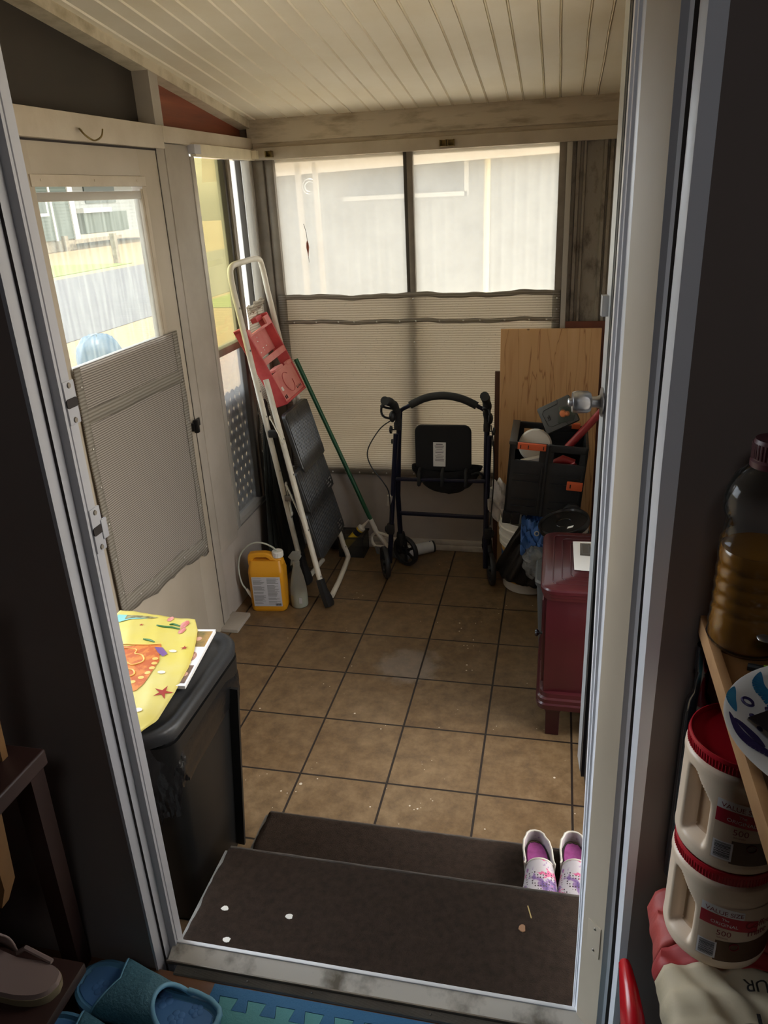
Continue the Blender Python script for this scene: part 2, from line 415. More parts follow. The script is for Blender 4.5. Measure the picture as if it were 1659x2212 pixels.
# ------------------------------------------------------------------ side door (door_1)
d1 = sthing('door_1', (XL, .08, 0)); d1['label'] = 'cream side door with a clear upper pane and grey screen cloth nailed over its lower half'
b = MB()
b.box((-.392, .055, .006), (-.352, .125, 2.032), .003); b.box((-.392, .735, .006), (-.352, .884, 2.032), .003)
b.box((-.392, .12, 1.935), (-.352, .74, 2.032), .002); b.box((-.392, .12, .006), (-.353, .74, 1.375), .002)
b.build('leaf', 'door_paint', d1)
b = MB()
b.box((-.356, .105, 1.902), (-.347, .762, 1.935), .002); b.box((-.356, .735, 1.375), (-.349, .760, 1.91), .002)
b.box((-.365, .725, 1.375), (-.352, .738, 1.895), .002)
for y in (.15, .43, .70): b.ball((-.347, y, 1.92), .004, sc=(.5, 1, 1))
b.build('pane_frame', 'cream_paint', d1)
b = MB(); b.box((-.354, .06, 2.0225), (-.3495, .88, 2.0285)); b.box((-.354, .8745, .01), (-.3505, .8785, 2.03)); b.build('seam', 'dark_gap', d1)
b = MB(); b.box((-.372, .12, 1.862), (-.354, .737, 1.888), .002); b.build('pane_rail', 'alu_light', d1)
b = MB(); b.box((-.376, .12, 1.36), (-.373, .735, 1.87)); b.build('pane', 'pane_clear', d1, smooth=0)
def doorcloth(u, v):
    y = .112 + u * .70; z0 = .50 - .06 * u + .012 * wob(u * 4)
    if u > .93: z0 -= .012
    z = z0 + v * (1.383 - z0)
    return V((-.342 + .004 * wob(u * 3 + v * 2) * (1 - .5 * v), y + .012 * (v * (1 - v)) * 2 * (u - .5), z))
b = MB(); b.grid(doorcloth, 30, 44); dc = b.build('screen_cloth', 'door_cloth', d1, solid=.0015)
dc['label'] = 'grey ribbed screen cloth'
b = MB(); b.grid(lambda u, v: doorcloth(u, .79 + v * .055) + V((.003, 0, 0)), 26, 2)
b.grid(lambda u, v: doorcloth(u, v * .075) + V((.003, 0, 0)), 26, 2); b.grid(lambda u, v: doorcloth(.945 + u * .055, v) + V((.003, 0, 0)), 2, 30)
b.grid(lambda u, v: doorcloth(u * .05, v) + V((.003, 0, 0)), 2, 30)
b.build('cloth_hem', 'shade_cloth_dark', d1, solid=.001)
pt = None
M('tack', '#c9c6be', .35, .8)
for u, v in [(.97, x) for x in (.04, .14, .24, .33, .43, .53, .62, .72, .8, .9)] + [(.03, x) for x in (.1, .25, .4, .55, .7, .93)] + [(x, .04) for x in (.18, .36, .52, .68, .84)]:
    q = doorcloth(u, v) + V((.006, 0, 0))
    if pt is None:
        b = MB(); b.ball((0, 0, 0), .0042, sc=(.6, 1, 1)); pt = b.build('tack', 'tack', d1, local=True); pt.location = q - WM[d1.name].translation; t0 = pt
    else:
        c = t0.copy(); COL.objects.link(c); c.parent = d1; c.location = q - WM[d1.name].translation
b = MB(); b.box((-.352, .835, .965), (-.338, .89, 1.0), .004); b.box((-.345, .845, .955), (-.326, .868, 1.012), .006); b.box((-.352, .89, .972), (-.346, .915, 1.005), .001)
b.build('latch', 'black_metal', d1)

# ------------------------------------------------------------------ left window (window_2)
w2 = sthing('window_2', (XL, 1.5, .37)); w2['label'] = 'narrow left wall window with two tall panes and a lattice backed lower pane'
b = MB()
b.box((-.41, 1.15, .385), (-.345, 1.185, 2.012), .003); b.box((-.40, 1.185, .385), (-.352, 1.80, .41), .003)
b.box((-.41, 1.78, .385), (-.345, 1.84, 2.012), .003)
b.build('frame', 'alu_light', w2)
b = MB(); b.box((-.40, 1.505, .41), (-.362, 1.53, 2.012), .002); b.build('sash_gap', 'dark_alu', w2)
b = MB(); b.box((-.40, 1.53, .41), (-.352, 1.565, 2.012), .002); b.build('mullion', 'alu', w2)
b = MB(); b.box((-.39, 1.70, 1.0), (-.36, 1.712, 2.012), .001); b.build('sash_edge', 'dark_alu', w2)
b = MB(); b.box((-.40, 1.185, 1.195), (-.356, 1.51, 1.228), .003); b.build('middle_rail', 'alu', w2)
for y0, y1, z0, z1, mm in ((1.185, 1.505, 1.225, 2.012, 'pane_warm'), (1.565, 1.78, 1.0, 2.012, 'pane_hazy'), (1.185, 1.505, .41, 1.195, 'film_lower')):
    b = MB(); b.box((-.387, y0, z0), (-.384, y1, z1)); b.build('pane', mm, w2, smooth=0)
b = MB()
for k in range(-14, 22):
    y = 1.185 + k * .058
    for s, w, dx in ((1, .040, 0), (-1, .036, .004)):
        pts = []
        for z in (.30, .98):
            yy = y + s * (z - .41) * .55
            pts.append((yy, z))
        (ya, za), (yb, zb) = pts
        if max(ya, yb) < 1.19 or min(ya, yb) > 1.79: continue
        b.bar((-.440 + dx, ya, za), (-.440 + dx, yb, zb), w * .87, .004, up=(1, 0, 0))
M('lattice', '#5a534a', .7)
b.build('lattice_panel', 'lattice', w2)
b = MB(); b.grid(lambda u, v: V((-.352 + .006 * wob(u * 4 + v * 3), 1.575 + u * .2, .6 + v * (.76 + .03 * u + .01 * wob(u * 5)))), 12, 20)
b.grid(lambda u, v: V((-.342 + .008 * math.sin(v * PI), 1.575 + u * .2, 1.355 + .03 * u + .01 * wob(u * 5) - v * .03)), 12, 4)
b.build('screen_cloth', 'shade_cloth', w2, solid=.002)
b = MB(); b.box((-.352, 1.165, 2.012), (-.325, YF - .03, 2.058), .004); struct(b.build('trim_9', 'bright_cream'))
b = MB(); b.box((-.35, 1.145, 2.02), (-.32, 1.205, 2.055), .002); struct(b.build('trim_10', 'jamb_gray'))

# ------------------------------------------------------------------ far window (window_1)
w1 = sthing('window_1', (.43, YF, .47)); w1['label'] = 'wide far window with two hazy panes above grey shade cloth'
b = MB()
b.box((-.36, YF - .02, .47), (-.292, YF + .04, 2.012), .003); b.box((-.292, YF - .006, .47), (-.246, YF + .03, 2.012), .003)
b.box((1.090, YF - .008, .47), (1.122, YF + .03, 2.012), .002); b.box((-.26, YF, .46), (1.10, YF + .04, .476), .002)
b.build('frame', 'alu', w1)
b = MB(); b.box((1.122, YF - .02, .47), (1.146, YF + .03, 2.012), .002); b.build('frame_strip', 'alu_light', w1)
b = MB(); b.box((.385, YF + .002, .47), (.402, YF + .032, 2.012), .001); b.build('sash_gap', 'dark_alu', w1)
b = MB(); b.box((.402, YF - .006, .47), (.430, YF + .03, 2.012), .002); b.build('mullion', 'alu', w1)
for x0, x1 in ((-.25, .39), (.425, 1.095)):
    b = MB(); b.box((x0, YF + .018, .476), (x1, YF + .021, 2.012)); b.build('pane', 'pane_hazy', w1, smooth=0)
def farcloth(u, v):
    x = -.278 + u * 1.396
    return V((x, YF - .014 - .005 * wob(u * 6 + v * 3) * (.4 + .6 * math.sin(v * PI)), .455 + v * (.93 + .008 * wob(u * 5))))
b = MB(); b.grid(farcloth, 60, 40); c1 = b.build('screen_cloth', 'shade_cloth', w1, solid=.0015); c1['label'] = 'grey shade cloth'
b = MB(); b.grid(lambda u, v: farcloth(u, .845 + v * .022) - V((0, .004, 0)), 60, 2); b.grid(lambda u, v: farcloth(u, .975 + v * .026) - V((0, .004, 0)), 60, 2)
b.grid(lambda u, v: farcloth(u * .03, v) - V((0, .004, 0)), 2, 30); b.grid(lambda u, v: farcloth(.975 + u * .025, v) - V((0, .004, 0)), 2, 30)
b.build('cloth_hem', 'shade_cloth_dark', w1, solid=.001)
b = MB(); b.box((-.25, YF - .026, .438), (1.13, YF, .466), .003); b.build('sill_strip', 'alu', w1)
t0 = None
for (x, z) in [(-.2 + k * .105 + .012 * (k % 3), 1.253) for k in range(13)] + [(.42, z) for z in (1.15, 1.05, .95, .72, .62, 1.36)] + [(-.13 + k * .075, .452) for k in range(16)] + [(1.105, z) for z in (1.35, 1.3)]:
    if t0 is None:
        b = MB(); b.ball((0, 0, 0), .0045, sc=(1, .6, 1)); t0 = b.build('tack', 'tack', w1, local=True); t0.location = V((x, YF - .032, z)) - WM[w1.name].translation
    else:
        c = t0.copy(); COL.objects.link(c); c.parent = w1; c.location = V((x, YF - .032, z)) - WM[w1.name].translation
# brass curtain brackets and hook
M('brass', '#8c7a4c', .4, .7, var='#5a4a2c', vs=30)
def bracket(x, label, flip=1):
    t = thing('curtain_bracket', label, 'bracket', (x, YF - .034, 2.035), group=None)
    b = MB(); b.box((-.016, -.002, -.014), (.016, .002, .014), .001); b.build('plate', 'brass', t, local=True)
    b = MB(); b.box((-.016, -.03, -.014), (-.011, 0, .014), .001); b.box((.012, -.03, -.014), (.016, 0, .014), .001); b.box((-.016, -.03, -.014), (.016, 0, -.011), .001)
    b.build('cup', 'brass', t, local=True)
bracket(.580, 'brass curtain bracket on the beam over the right far pane, left of a joined pair')
bracket(.615, 'brass curtain bracket on the beam over the right far pane, right of a joined pair')
bracket(-.245, 'brass curtain bracket on the beam at the left end, by the corner')
t = thing('curtain_bracket', 'white painted curtain bracket at the far end of the left window header', 'bracket', (-.335, 1.80, 2.035))
b = MB(); b.box((-.004, -.03, -.018), (0, .0, .018), .001); b.box((0, -.03, -.018), (.035, -.026, .018), .001); b.box((0, -.004, -.018), (.035, 0, .018), .001); b.build('cup', 'bright_cream', t, local=True)
b = MB(); hk = bez([(0, 0, 0), (.012, -.03, .002), (.03, -.03, -.018), (.04, -.005, -.03), (.045, .03, -.018), (.045, .045, .004)], 6)
b.tube(hk, .0028, 6); t = b.build('hook', 'brass'); t.location = (-.337, .39, 2.06); tag(t, 'rusty bent hook screwed into the header over the side door', 'hook')
# ------------------------------------------------------------------ house wall, doorway, kitchen shell
KZ = .55
b = MB(); b.box((-1.4, HWI, -.2), (.449, HWO, 2.85)); struct(b.build('wall_house_left', 'house_in', smooth=0))
b = MB(); b.box((1.245, HWI, -.2), (2.2, HWO, 2.85)); struct(b.build('wall_house_right', 'house_in', smooth=0))
b = MB(); b.box((.449, HWI, 2.52), (1.245, HWO, 2.85)); b.box((.449, HWI, -.2), (1.245, HWO, .50)); struct(b.build('wall_house_mid', 'house_in', smooth=0))
b = MB(); b.box((-1.4, -3.7, .3), (2.2, HWI, KZ)); struct(b.build('floor_kitchen', 'wood_floor', smooth=0))
b = MB(); b.box((-1.45, -3.7, .3), (-1.4, HWO, 2.85)); struct(b.build('wall_kitchen_left', 'house_in', smooth=0))
b = MB(); b.box((2.2, -3.7, .3), (2.25, HWO, 2.85)); struct(b.build('wall_kitchen_right', 'house_in', smooth=0))
b = MB(); b.box((-1.45, -3.75, .3), (2.25, -3.7, 2.85)); struct(b.build('wall_kitchen_back', 'house_in', smooth=0))
b = MB(); b.box((-1.45, -3.75, 2.85), (2.25, HWO, 2.9)); struct(b.build('ceiling_kitchen', 'house_in', smooth=0))
# jambs, lofted from their plan profile at three heights
def jamb(secs, faces, names):
    """secs: list of (z, [(x,y)...]); faces: material per strip"""
    b = MB(); zs = [s[0] for s in secs]
    n = len(secs[0][1])
    for i in range(n - 1):
        b.loft([[V((*s[1][i], s[0])), V((*s[1][i + 1], s[0]))] for s in secs], False, faces[i], closed=False)
    return struct(b.build(names[0], names[1:], smooth=20))
ys = (HWO + .0, HWO - .020, -1.114, -1.1155, -1.118, -1.1195, HWI)
def rsec(z, xs):
    p = [(1.26, HWO + .0)]
    x0, x1 = xs[0], xs[1]
    # three ridges on the stop
    dx = x1 - x0; p += [(x0, ys[0]), (x0 + .10 * dx, ys[0] - .006), (x0 + .35 * dx, ys[0] - .0065), (x0 + .42 * dx, ys[0] - .012), (x0 + .72 * dx, ys[0] - .0125), (x1, ys[1])]
    p += [(xs[2], ys[2]), (xs[3], ys[3]), (xs[4], ys[4]), (xs[5], ys[5]), ((xs[5] + xs[6]) / 2 - .002, ys[6] + .003), (xs[6], HWI - .003), (1.252, HWI - .001), (1.252, HWI + .004)]
    return (z, p)
XT = (1.1737, 1.1840, 1.2118, 1.2195, 1.2232, 1.2274, 1.2335); XB = (1.1833, 1.1895, 1.2187, 1.2265, 1.2308, 1.2359, 1.2416); XMI = (1.1732, 1.1866, 1.2134, 1.2192, 1.2233, 1.2256, 1.2327)
jm = ['trim_right_jamb', 'jamb_white', 'jamb_tan', 'jamb_gray', 'dark_gap']
jf = [0, 0, 0, 0, 0, 0, 1, 2, 0, 3, 0, 0, 0, 0]
rj = jamb([rsec(.50, XB), rsec(.73, XB), rsec(1.536, XMI), rsec(1.95, XT), rsec(2.52, XT)], jf, jm); rj.name = 'trim_11'
def lsec(z, dx):
    return (z, [(.44, HWO + .003), (.4688 + dx, HWO + .003), (.4688 + dx, -1.0795), (.466 + dx, -1.081), (.4688 + dx, -1.0825), (.4688 + dx, -1.088), (.4562 + dx, -1.0885), (.4562 + dx, -1.106), (.452 + dx, -1.1065), (.4510 + dx, -1.112), (.4515 + dx, HWI - .003), (.445, HWI - .003)])
lj = jamb([lsec(.50, -.002), lsec(1.6, 0), lsec(2.52, 0)], [1, 1, 1, 1, 1, 1, 1, 2, 1, 1, 1], ['trim_12', 'jamb_white', 'jamb_gray', 'dark_gap'])
# strike plates on the left jamb
def strike(z, h, label, wavy=0):
    t = thing('strike_plate', label, 'strike plate', (.469, -1.068, z))
    b = MB(); b.box((-.002, -.012, -h), (.0012, .013, h), .001)
    if wavy: b.box((-.0005, .008, -h * .55), (.003, .022, h * .35), .0015)
    b.build('plate', 'jamb_gray', t, local=True)
    b = MB(); b.prism(rrect(.0065, .0125, .004), 0, .0022, MX.Rotation(PI / 2, 4, 'Y'), 0); b.build('bolt_hole', 'dark_gap', t, local=True)
    for s in (-1, 1):
        b = MB(); b.lathe([(.0045, 0), (.0035, .0022)], 12, MX.Translation((.0005, 0, s * h * .8)) @ MX.Rotation(PI / 2, 4, 'Y')); b.box((.0024, -.003, s * h * .8 - .0005), (.0028, .003, s * h * .8 + .0005)); b.build('screw', 'alu', t, local=True)
strike(1.595, .030, 'upper strike plate with a dark bolt hole in the left door jamb')
strike(1.405, .034, 'lower strike plate with a bent lip and bolt hole in the left door jamb', 1)
t = thing('hinge_plate', 'painted over hinge plate low on the right door jamb', 'hinge', (1.208, -1.095, .77))
hd = (XB[2] - XB[1], ys[2] - ys[1])
b = MB(); q0 = V((XB[1] + .25 * hd[0], ys[1] + .25 * hd[1], 0)); q1 = V((XB[1] + .85 * hd[0], ys[1] + .85 * hd[1], 0)); nn = V((hd[1], -hd[0], 0)).normalized() * .0012
for z0, z1 in ((.735, .800),): b.loft([[q0 + V((0, 0, z)) - nn, q1 + V((0, 0, z)) - nn, q1 + V((0, 0, z)) + nn, q0 + V((0, 0, z)) + nn] for z in (z0, z1)])
b.build('leaf', 'jamb_tan', t)
for z in (.745, .79):
    b = MB(); b.ball(q0.lerp(q1, .55) + V((0, 0, z)), .0028, sc=(1, 1, 1)); b.build('screw', 'alu', t)
# door sill: white edge, dirty board, lip and ridged threshold
b = MB(); b.box((.46, -1.0830, .50), (1.25, -1.0755, .572), .002); b.box((.46, -1.08, .50), (1.25, -1.060, .545)); struct(b.build('trim_13', 'sill_white'))
b = MB(); b.loft([[V((x, -1.0828, .55)), V((x, -1.1105, .55)), V((x, -1.1105, .5575)), V((x, -1.0828, .5695))] for x in (.46, 1.25)]); struct(b.build('trim_14', 'sill_dirty'))
b = MB(); b.box((.458, -1.1130, .551), (1.235, -1.1100, .5590), .001)
pr = []
for k in range(9):
    y = -1.1130 - k * .0019; pr += [(y, .5530), (y - .0009, .5541)]
pr.append((-1.131, .5508))
b.loft([[V((x, y, z)) for y, z in pr] for x in (.480, 1.235)], False, closed=False)
struct(b.build('trim_15', 'alu', smooth=20))
for k, x in enumerate((.52, .62, .74, .95)):
    b = MB(); b.ball((x, -1.121, .5545), .0020, sc=(1, 1, .5)); o = b.build('screw_head', 'dark_alu'); struct(o)

# ------------------------------------------------------------------ carpeted steps
def step(name, label, x0, x1, y0, y1, h, edge_front):
    t = thing('porch_step', label, 'step', (x0, (y0 + y1) / 2, 0))
    b = MB(); b.box((x0, y0, 0), (x1, y1, h), .003); b.build('body', 'carpet_edge', t)
    b = MB()
    rnd = random.Random(3)
    b.grid(lambda u, v: V((x0 + .010 + .003 * wob(v * 5) + u * (x1 - x0 - .010), y0 + v * (y1 - y0 + .006) + (.003 * wob(u * 12) if v > .99 else 0), h + .005 + .0012 * wob(u * 9 + v * 4) - (.004 if v > .985 else 0))), 60, 40)
    b.grid(lambda u, v: V((x0 + .010 + u * (x1 - x0 - .010), y1 + .006 + .002 * wob(u * 12), h + .002 - v * (h - .01))), 40, 6)
    b.build('carpet', 'carpet', t, solid=.004)
    b = MB(); b.tube([(x0 + .012 + (x1 - x0 - .014) * k / 24, y1 + .0075 + .0015 * wob(k * .6), h + .0015) for k in range(25)], .0042, 6); b.build('worn_edge', 'carpet_worn', t)
    return t
step('porch_step', 'lower step covered in dark brown carpet, beside the slip-on shoes', .341, 1.30, -.686, -.384, .19, 0)
step('porch_step', 'upper step covered in dark brown carpet, right below the door sill', .372, 1.30, HWO, -.695, .38, 0)
def chip(x, y, z, r, label, matn='white_chip', sx=1.3, name='paint_chip', cat='paint chip'):
    b = MB(); rg = [V((x + r * sx * math.cos(a) * (1 + .2 * math.sin(3 * a + x * 50)), y + r * math.sin(a), z)) for a in [2 * PI * k / 9 for k in range(9)]]
    b.loft([rg, [p + V((0, 0, .003)) for p in rg]]); o = b.build(name, matn, smooth=0); tag(o, label, cat); return o
chip(.442, -.857, .3855, .0065, 'white fleck on the upper step, the middle one near its left edge')
chip(.591, -.852, .3855, .0065, 'white fleck on the upper step, farthest right of the three')
chip(.477, -.930, .3855, .0065, 'white fleck on the upper step, nearest the sill')
chip(1.091, -.792, .3855, .009, 'dry curled brown leaf scrap on the upper step at the right', 'leaf_brown', .8, 'leaf_scrap', 'leaf')
b = MB(); b.bar((1.10, -.735, .3875), (1.109, -.765, .3875), .0025, .0025); tag(b.build('straw_bit', 'straw'), 'thin straw bit on the upper step below the shoes', 'straw')

# ------------------------------------------------------------------ storm door swung open against the right
M('storm_gray', '#b9bcbe', .35, .4); M('storm_dark', '#1d1b1b', .5)
sd = sthing('door_2', (1.26, -1.03, .48)); sd['label'] = 'open storm door seen edge on at the right of the doorway'
A0 = V((1.262, -1.03, 0)); A1 = V((1.2068, -.345, 0)); dv = (A1 - A0).normalized(); nv = V((-dv.y, dv.x, 0))
def sdb(s0, s1, n0, n1, z0, z1, name, mat, par=sd):
    b = MB(); pts = [A0 + dv * s + nv * q for s, q in ((s0, n0), (s1, n0), (s1, n1), (s0, n1))]
    b.loft([[p + V((0, 0, z)) for p in pts] for z in (z0, z1)]); return b.build(name, mat, par)
LN = (A1 - A0).length
sdb(LN - .055, LN, -.03, 0, .485, 2.5, 'stile', 'storm_gray'); sdb(0, .05, -.03, 0, .485, 2.5, 'hinge_stile', 'storm_gray')
sdb(.05, LN - .055, -.028, -.008, .485, 1.25, 'kick_panel', 'storm_dark'); sdb(.05, LN - .055, -.02, -.014, 1.25, 2.42, 'pane', 'film_lower'); sdb(.05, LN - .055, -.03, 0, 2.42, 2.5, 'top_rail', 'storm_gray')
sdb(LN - .075, LN - .056, -.03, -.001, .485, 2.5, 'weatherstrip', 'storm_dark')
# handle: round grip with push button
hz = 1.424; hp = A1 - dv * .035 + V((0, 0, hz))
Th = MX.Translation(hp) @ MX.Rotation(math.atan2(nv.y, nv.x), 4, 'Z') @ MX.Rotation(PI / 2, 4, 'Y')
b = MB(); b.lathe([(.030, 0), (.030, .003), (.014, .006), (.0115, .012), (.0115, .022), (.019, .024), (.0225, .03), (.0235, .05), (.0215, .060), (.0205, .061), (.0195, .0605)], 32, Th); b.build('handle', 'chrome', sd)
b = MB(); b.lathe([(.0085, .058), (.0085, .068), (.006, .070)], 20, Th); b.build('push_button', 'chrome', sd)
sdb(LN - .03, LN - .008, 0, .012, 1.595, 1.635, 'catch', 'storm_gray')

# ------------------------------------------------------------------ outdoors
GZ = -.22
M('gravel', '#7d6947', .9, var='#5f4e32', vs=14, lo=.3, hi=.7)
M('asphalt', '#444342', .9, var='#3e3d3c', vs=3)
M('grass', '#5a6c24', .9, var='#48591c', vs=30)
M('siding_green', '#4b5449', .7); M('siding_white', '#8e9089', .6); M('ext_white', '#c4c1b6', .5); M('win_dark', '#4d5550', .25)
M('siding_far', '#7d7b73', .6); M('fascia', '#948670', .6, var='#877761', vs=3); M('block', '#8f846d', .9, var='#6a6050', vs=5); M('yellow_pipe', '#e6d69a', .5); M('blue_tarp_pale', '#3d5666', .5, var='#2d4452', vs=6)
M('win_gray', '#3c4042', .5)
b = MB(); b.box((-60, -40, GZ - .1), (40, 90, GZ)); struct(b.build('ground', 'gravel', smooth=0))
M('bounce_slab', '#dcd6c8', .8)  # unseen pale slab, added to bounce light up to the ceiling
b = MB(); b.box((1.62, -5, GZ), (9, 3.95, GZ + .06)); b.box((-.25, 1.98, GZ), (1.62, 3.95, GZ + .06)); struct(b.build('ground_bounce_slab', 'bounce_slab', smooth=0))
b = MB(); b.box((-14.4, -40, GZ), (-6.85, 90, GZ + .01)); struct(b.build('ground_road', 'asphalt', smooth=0))
b = MB(); b.box((-20, -40, GZ), (-15.2, 26.5, GZ + .02)); b.box((-6.6, 13.4, GZ), (-5.4, 60, GZ + .02)); 
o = b.build('lawn', 'grass', smooth=0); o['kind'] = 'stuff'; tag(o, 'strip of green lawn across the road', 'grass')
# green house across the road
def lap(b, X, y0, y1, z0, z1, st=.16, d=.03):
    z = z0
    while z < z1: b.loft([[V((X, y0, z)), V((X + d, y0, z)), V((X, y0, min(z + st, z1)))], [V((X, y1, z)), V((X + d, y1, z)), V((X, y1, min(z + st, z1)))]]); z += st
gh = thing('house', 'grey green house with white window trim across the road, seen through the side door', 'house', (-25, 36, GZ))
b = MB(); b.box((-32, 26, .35), (-25, 38.2, 3.6)); lap(b, -25, 26, 38.2, .35, 3.4); b.build('wall', 'siding_green', gh, smooth=0)
b = MB(); b.box((-31.5, 26, GZ), (-25.1, 38.2, .35)); b.build('foundation', 'block', gh, smooth=0)
b = MB(); b.box((-33, 38.2, .45), (-26, 50, 3.4)); lap(b, -26, 38.2, 50, .45, 3.3, .2); b.build('side_wall', 'siding_white', gh, smooth=0)
b = MB(); b.box((-25.3, 38.0, .3), (-24.9, 38.45, 3.6)); b.box((-25, 36.3, .3), (-24.93, 36.45, 3.6)); b.build('corner_trim', 'ext_white', gh)
b = MB(); b.box((-25, 34.3, 1.55), (-24.93, 36.05, 2.6)); b.build('window_trim', 'ext_white', gh)
b = MB(); b.box((-24.94, 34.5, 1.7), (-24.92, 35.9, 2.45)); b.build('window', 'win_dark', gh)
b = MB(); b.box((-25.98, 41.2, 2.1), (-25.9, 44.5, 3.0)); b.build('window', 'win_dark', gh)
b = MB(); b.box((-26, 40.2, .5), (-25.6, 45.0, 1.6)); b.build('porch_skirt', 'siding_green', gh)
b = MB(); b.box((-26.0, 40.0, 1.6), (-25.4, 43.0, 1.85)); b.build('awning', 'ext_white', gh)
b = MB(); b.loft([[V((-24.4, y, 3.5)), V((-28.5, y, 5.2)), V((-33, y, 3.5))] for y in (25.5, 50.5)]); b.build('roof', 'block', gh, smooth=0)
b = MB(); b.box((-24.6, 36.2, GZ), (-24.4, 36.5, .55)); b.box((-24.55, 36.4, .1), (-24.45, 42, .3)); tag(b.build('garden_rail', 'block'), 'low tan rail beside the green house', 'rail')
b = MB(); b.box((-16.1, 26.7, GZ), (-15.9, 26.9, .9)); tag(b.build('post', 'block'), 'thin tan post standing at the end of the lawn', 'post')
# neighbour beyond the far window
nh = thing('house', 'white ribbed metal mobile home right outside the far window', 'house', (1, 4, GZ))
def rib(x): k = (x % .085) / .085; return .012 if k < .3 else 0
b = MB(); nx = 420
b.grid(lambda u, v: V((-1.3 + u * 5.3, 4 - rib(-1.3 + u * 5.3), GZ + v * (2.5 - GZ))), nx, 1); b.box((-1.3, 4.02, GZ), (4, 8, 2.5)); b.build('wall', 'siding_far', nh, smooth=0)
b = MB(); b.loft([[V((-1.4, 3.55, 1.97)), V((-1.4, 3.62, 2.25)), V((-1.4, 4.1, 2.5)), V((-1.4, 4.0, 1.99))], [V((4, 3.55, 2.10)), V((4, 3.62, 2.3)), V((4, 4.1, 2.5)), V((4, 4.0, 2.1))]]); b.build('fascia', 'fascia', nh, smooth=0)
b = MB(); b.box((-.43, 3.96, 1.83), (.42, 3.985, 2.04)); b.build('window', 'win_gray', nh)
b = MB(); b.box((-.48, 3.955, 1.80), (.44, 3.985, 1.83)); b.box((.42, 3.955, 1.8), (.45, 3.985, 2.06)); b.build('window_trim', 'ext_white', nh)
b = MB(); b.tube([(.585, 3.95, 2.05), (.565, 3.95, GZ)], .022, 8); b.build('downspout', 'yellow_pipe', nh)
pp = thing('porch_post', 'white ornamental post with a wire scroll outside the far window at the left', 'post', (-.83, 3.3, GZ))
b = MB(); b.box((-.62, 3.29, GZ), (-.585, 3.32, 2.05)); b.box((-.50, 3.29, GZ), (-.47, 3.32, 2.05)); b.build('uprights', 'fascia', pp)
b = MB(); b.tube([(-.53 + .055 * (1 - k / 30 * .6) * math.cos(k * .42), 3.3, 1.90 + .055 * (1 - k / 30 * .6) * math.sin(k * .42)) for k in range(28)], .003, 6); b.build('scroll', 'alu_light', pp)
# small spindle dangling at the left far pane
t = thing('hanging_charm', 'small brown spindle dangling on a thread before the left far pane', 'charm', (-.11, YF + .01, 1.6))
b = MB(); b.lathe([(.0006, -.035), (.003, -.015), (.0075, .01), (.006, .03), (.0008, .045)], 10); o = b.build('spindle', 'redwood', t, local=True)
b = MB(); b.tube(bez([(0, 0, .045), (-.002, 0, .08), (-.012, 0, .12)], 4), .0012, 5); b.build('thread', 'dark_gap', t, local=True); b = MB(); b.tube([(0, 0, -.035), (.002, 0, -.06)], .001, 5); b.build('thread', 'dark_gap', t, local=True)
# tarp covered lump outside
b = MB(); b.grid(lambda u, v: V((-4.9 + (.30 + .05 * wob(u * 6.28 + v)) * math.cos(2 * PI * u) * math.cos(v * PI / 2) ** .6, 7.3 + (.36 + .05 * wob(u * 5)) * math.sin(2 * PI * u) * math.cos(v * PI / 2) ** .6, GZ + .50 * math.sin(v * PI / 2) + .02 * wob(u * 20 + v * 9))), 36, 12, cu=True)
tag(b.build('tarp_bundle', 'blue_tarp_pale', smooth=60), 'pale blue covered bundle on the gravel outside the side door', 'bundle')

# ------------------------------------------------------------------ light
SKY = .24; SUN = 6.5; LOBE1 = 1.5; LOBE2 = 4.4
w = bpy.data.worlds.new('sky'); S.world = w; w.use_nodes = True; nt = w.node_tree
bg = nt.nodes['Background']
sky = nt.nodes.new('ShaderNodeTexSky'); sky.sky_type = 'NISHITA'; sky.sun_disc = False; sky.sun_elevation = D(40); sky.sun_rotation = D(90); sky.air_density = 1.3; sky.dust_density = 2.0
hs = nt.nodes.new('ShaderNodeHueSaturation'); hs.inputs['Saturation'].default_value = .5; hs.inputs['Value'].default_value = SKY
nt.links.new(sky.outputs[0], hs.inputs['Color'])
acc = hs.outputs[0]
tcw = nt.nodes.new('ShaderNodeTexCoord')
for dirv, lo_, hi_, colr, stg in (((1, -.15, .38), .45, .95, (1, .99, .97, 1), LOBE1), ((-1, .10, .30), .60, .97, (.84, .92, 1, 1), LOBE2)):
    dt = nt.nodes.new('ShaderNodeVectorMath'); dt.operation = 'DOT_PRODUCT'; dt.inputs[1].default_value = V(dirv).normalized()
    nt.links.new(tcw.outputs['Generated'], dt.inputs[0])
    mr = nt.nodes.new('ShaderNodeMapRange'); mr.interpolation_type = 'SMOOTHSTEP'; mr.inputs['From Min'].default_value = lo_; mr.inputs['From Max'].default_value = hi_; mr.inputs['To Max'].default_value = stg
    nt.links.new(dt.outputs['Value'], mr.inputs['Value'])
    mx = nt.nodes.new('ShaderNodeMix'); mx.data_type = 'RGBA'; mx.blend_type = 'ADD'; mx.clamp_factor = False; mx.inputs[7].default_value = colr
    nt.links.new(mr.outputs[0], mx.inputs[0]); nt.links.new(acc, mx.inputs[6]); acc = mx.outputs[2]
nt.links.new(acc, bg.inputs[0]); bg.inputs[1].default_value = 1
sl = bpy.data.lights.new('sun', 'SUN'); sl.energy = SUN; sl.angle = D(1.5); sl.color = (1, .95, .86)
so = bpy.data.objects.new('sun', sl); COL.objects.link(so)
sdir = V((.0, .16, -1.2)).normalized()   # travels from behind the house
so.rotation_euler = sdir.to_track_quat('-Z', 'Y').to_euler()
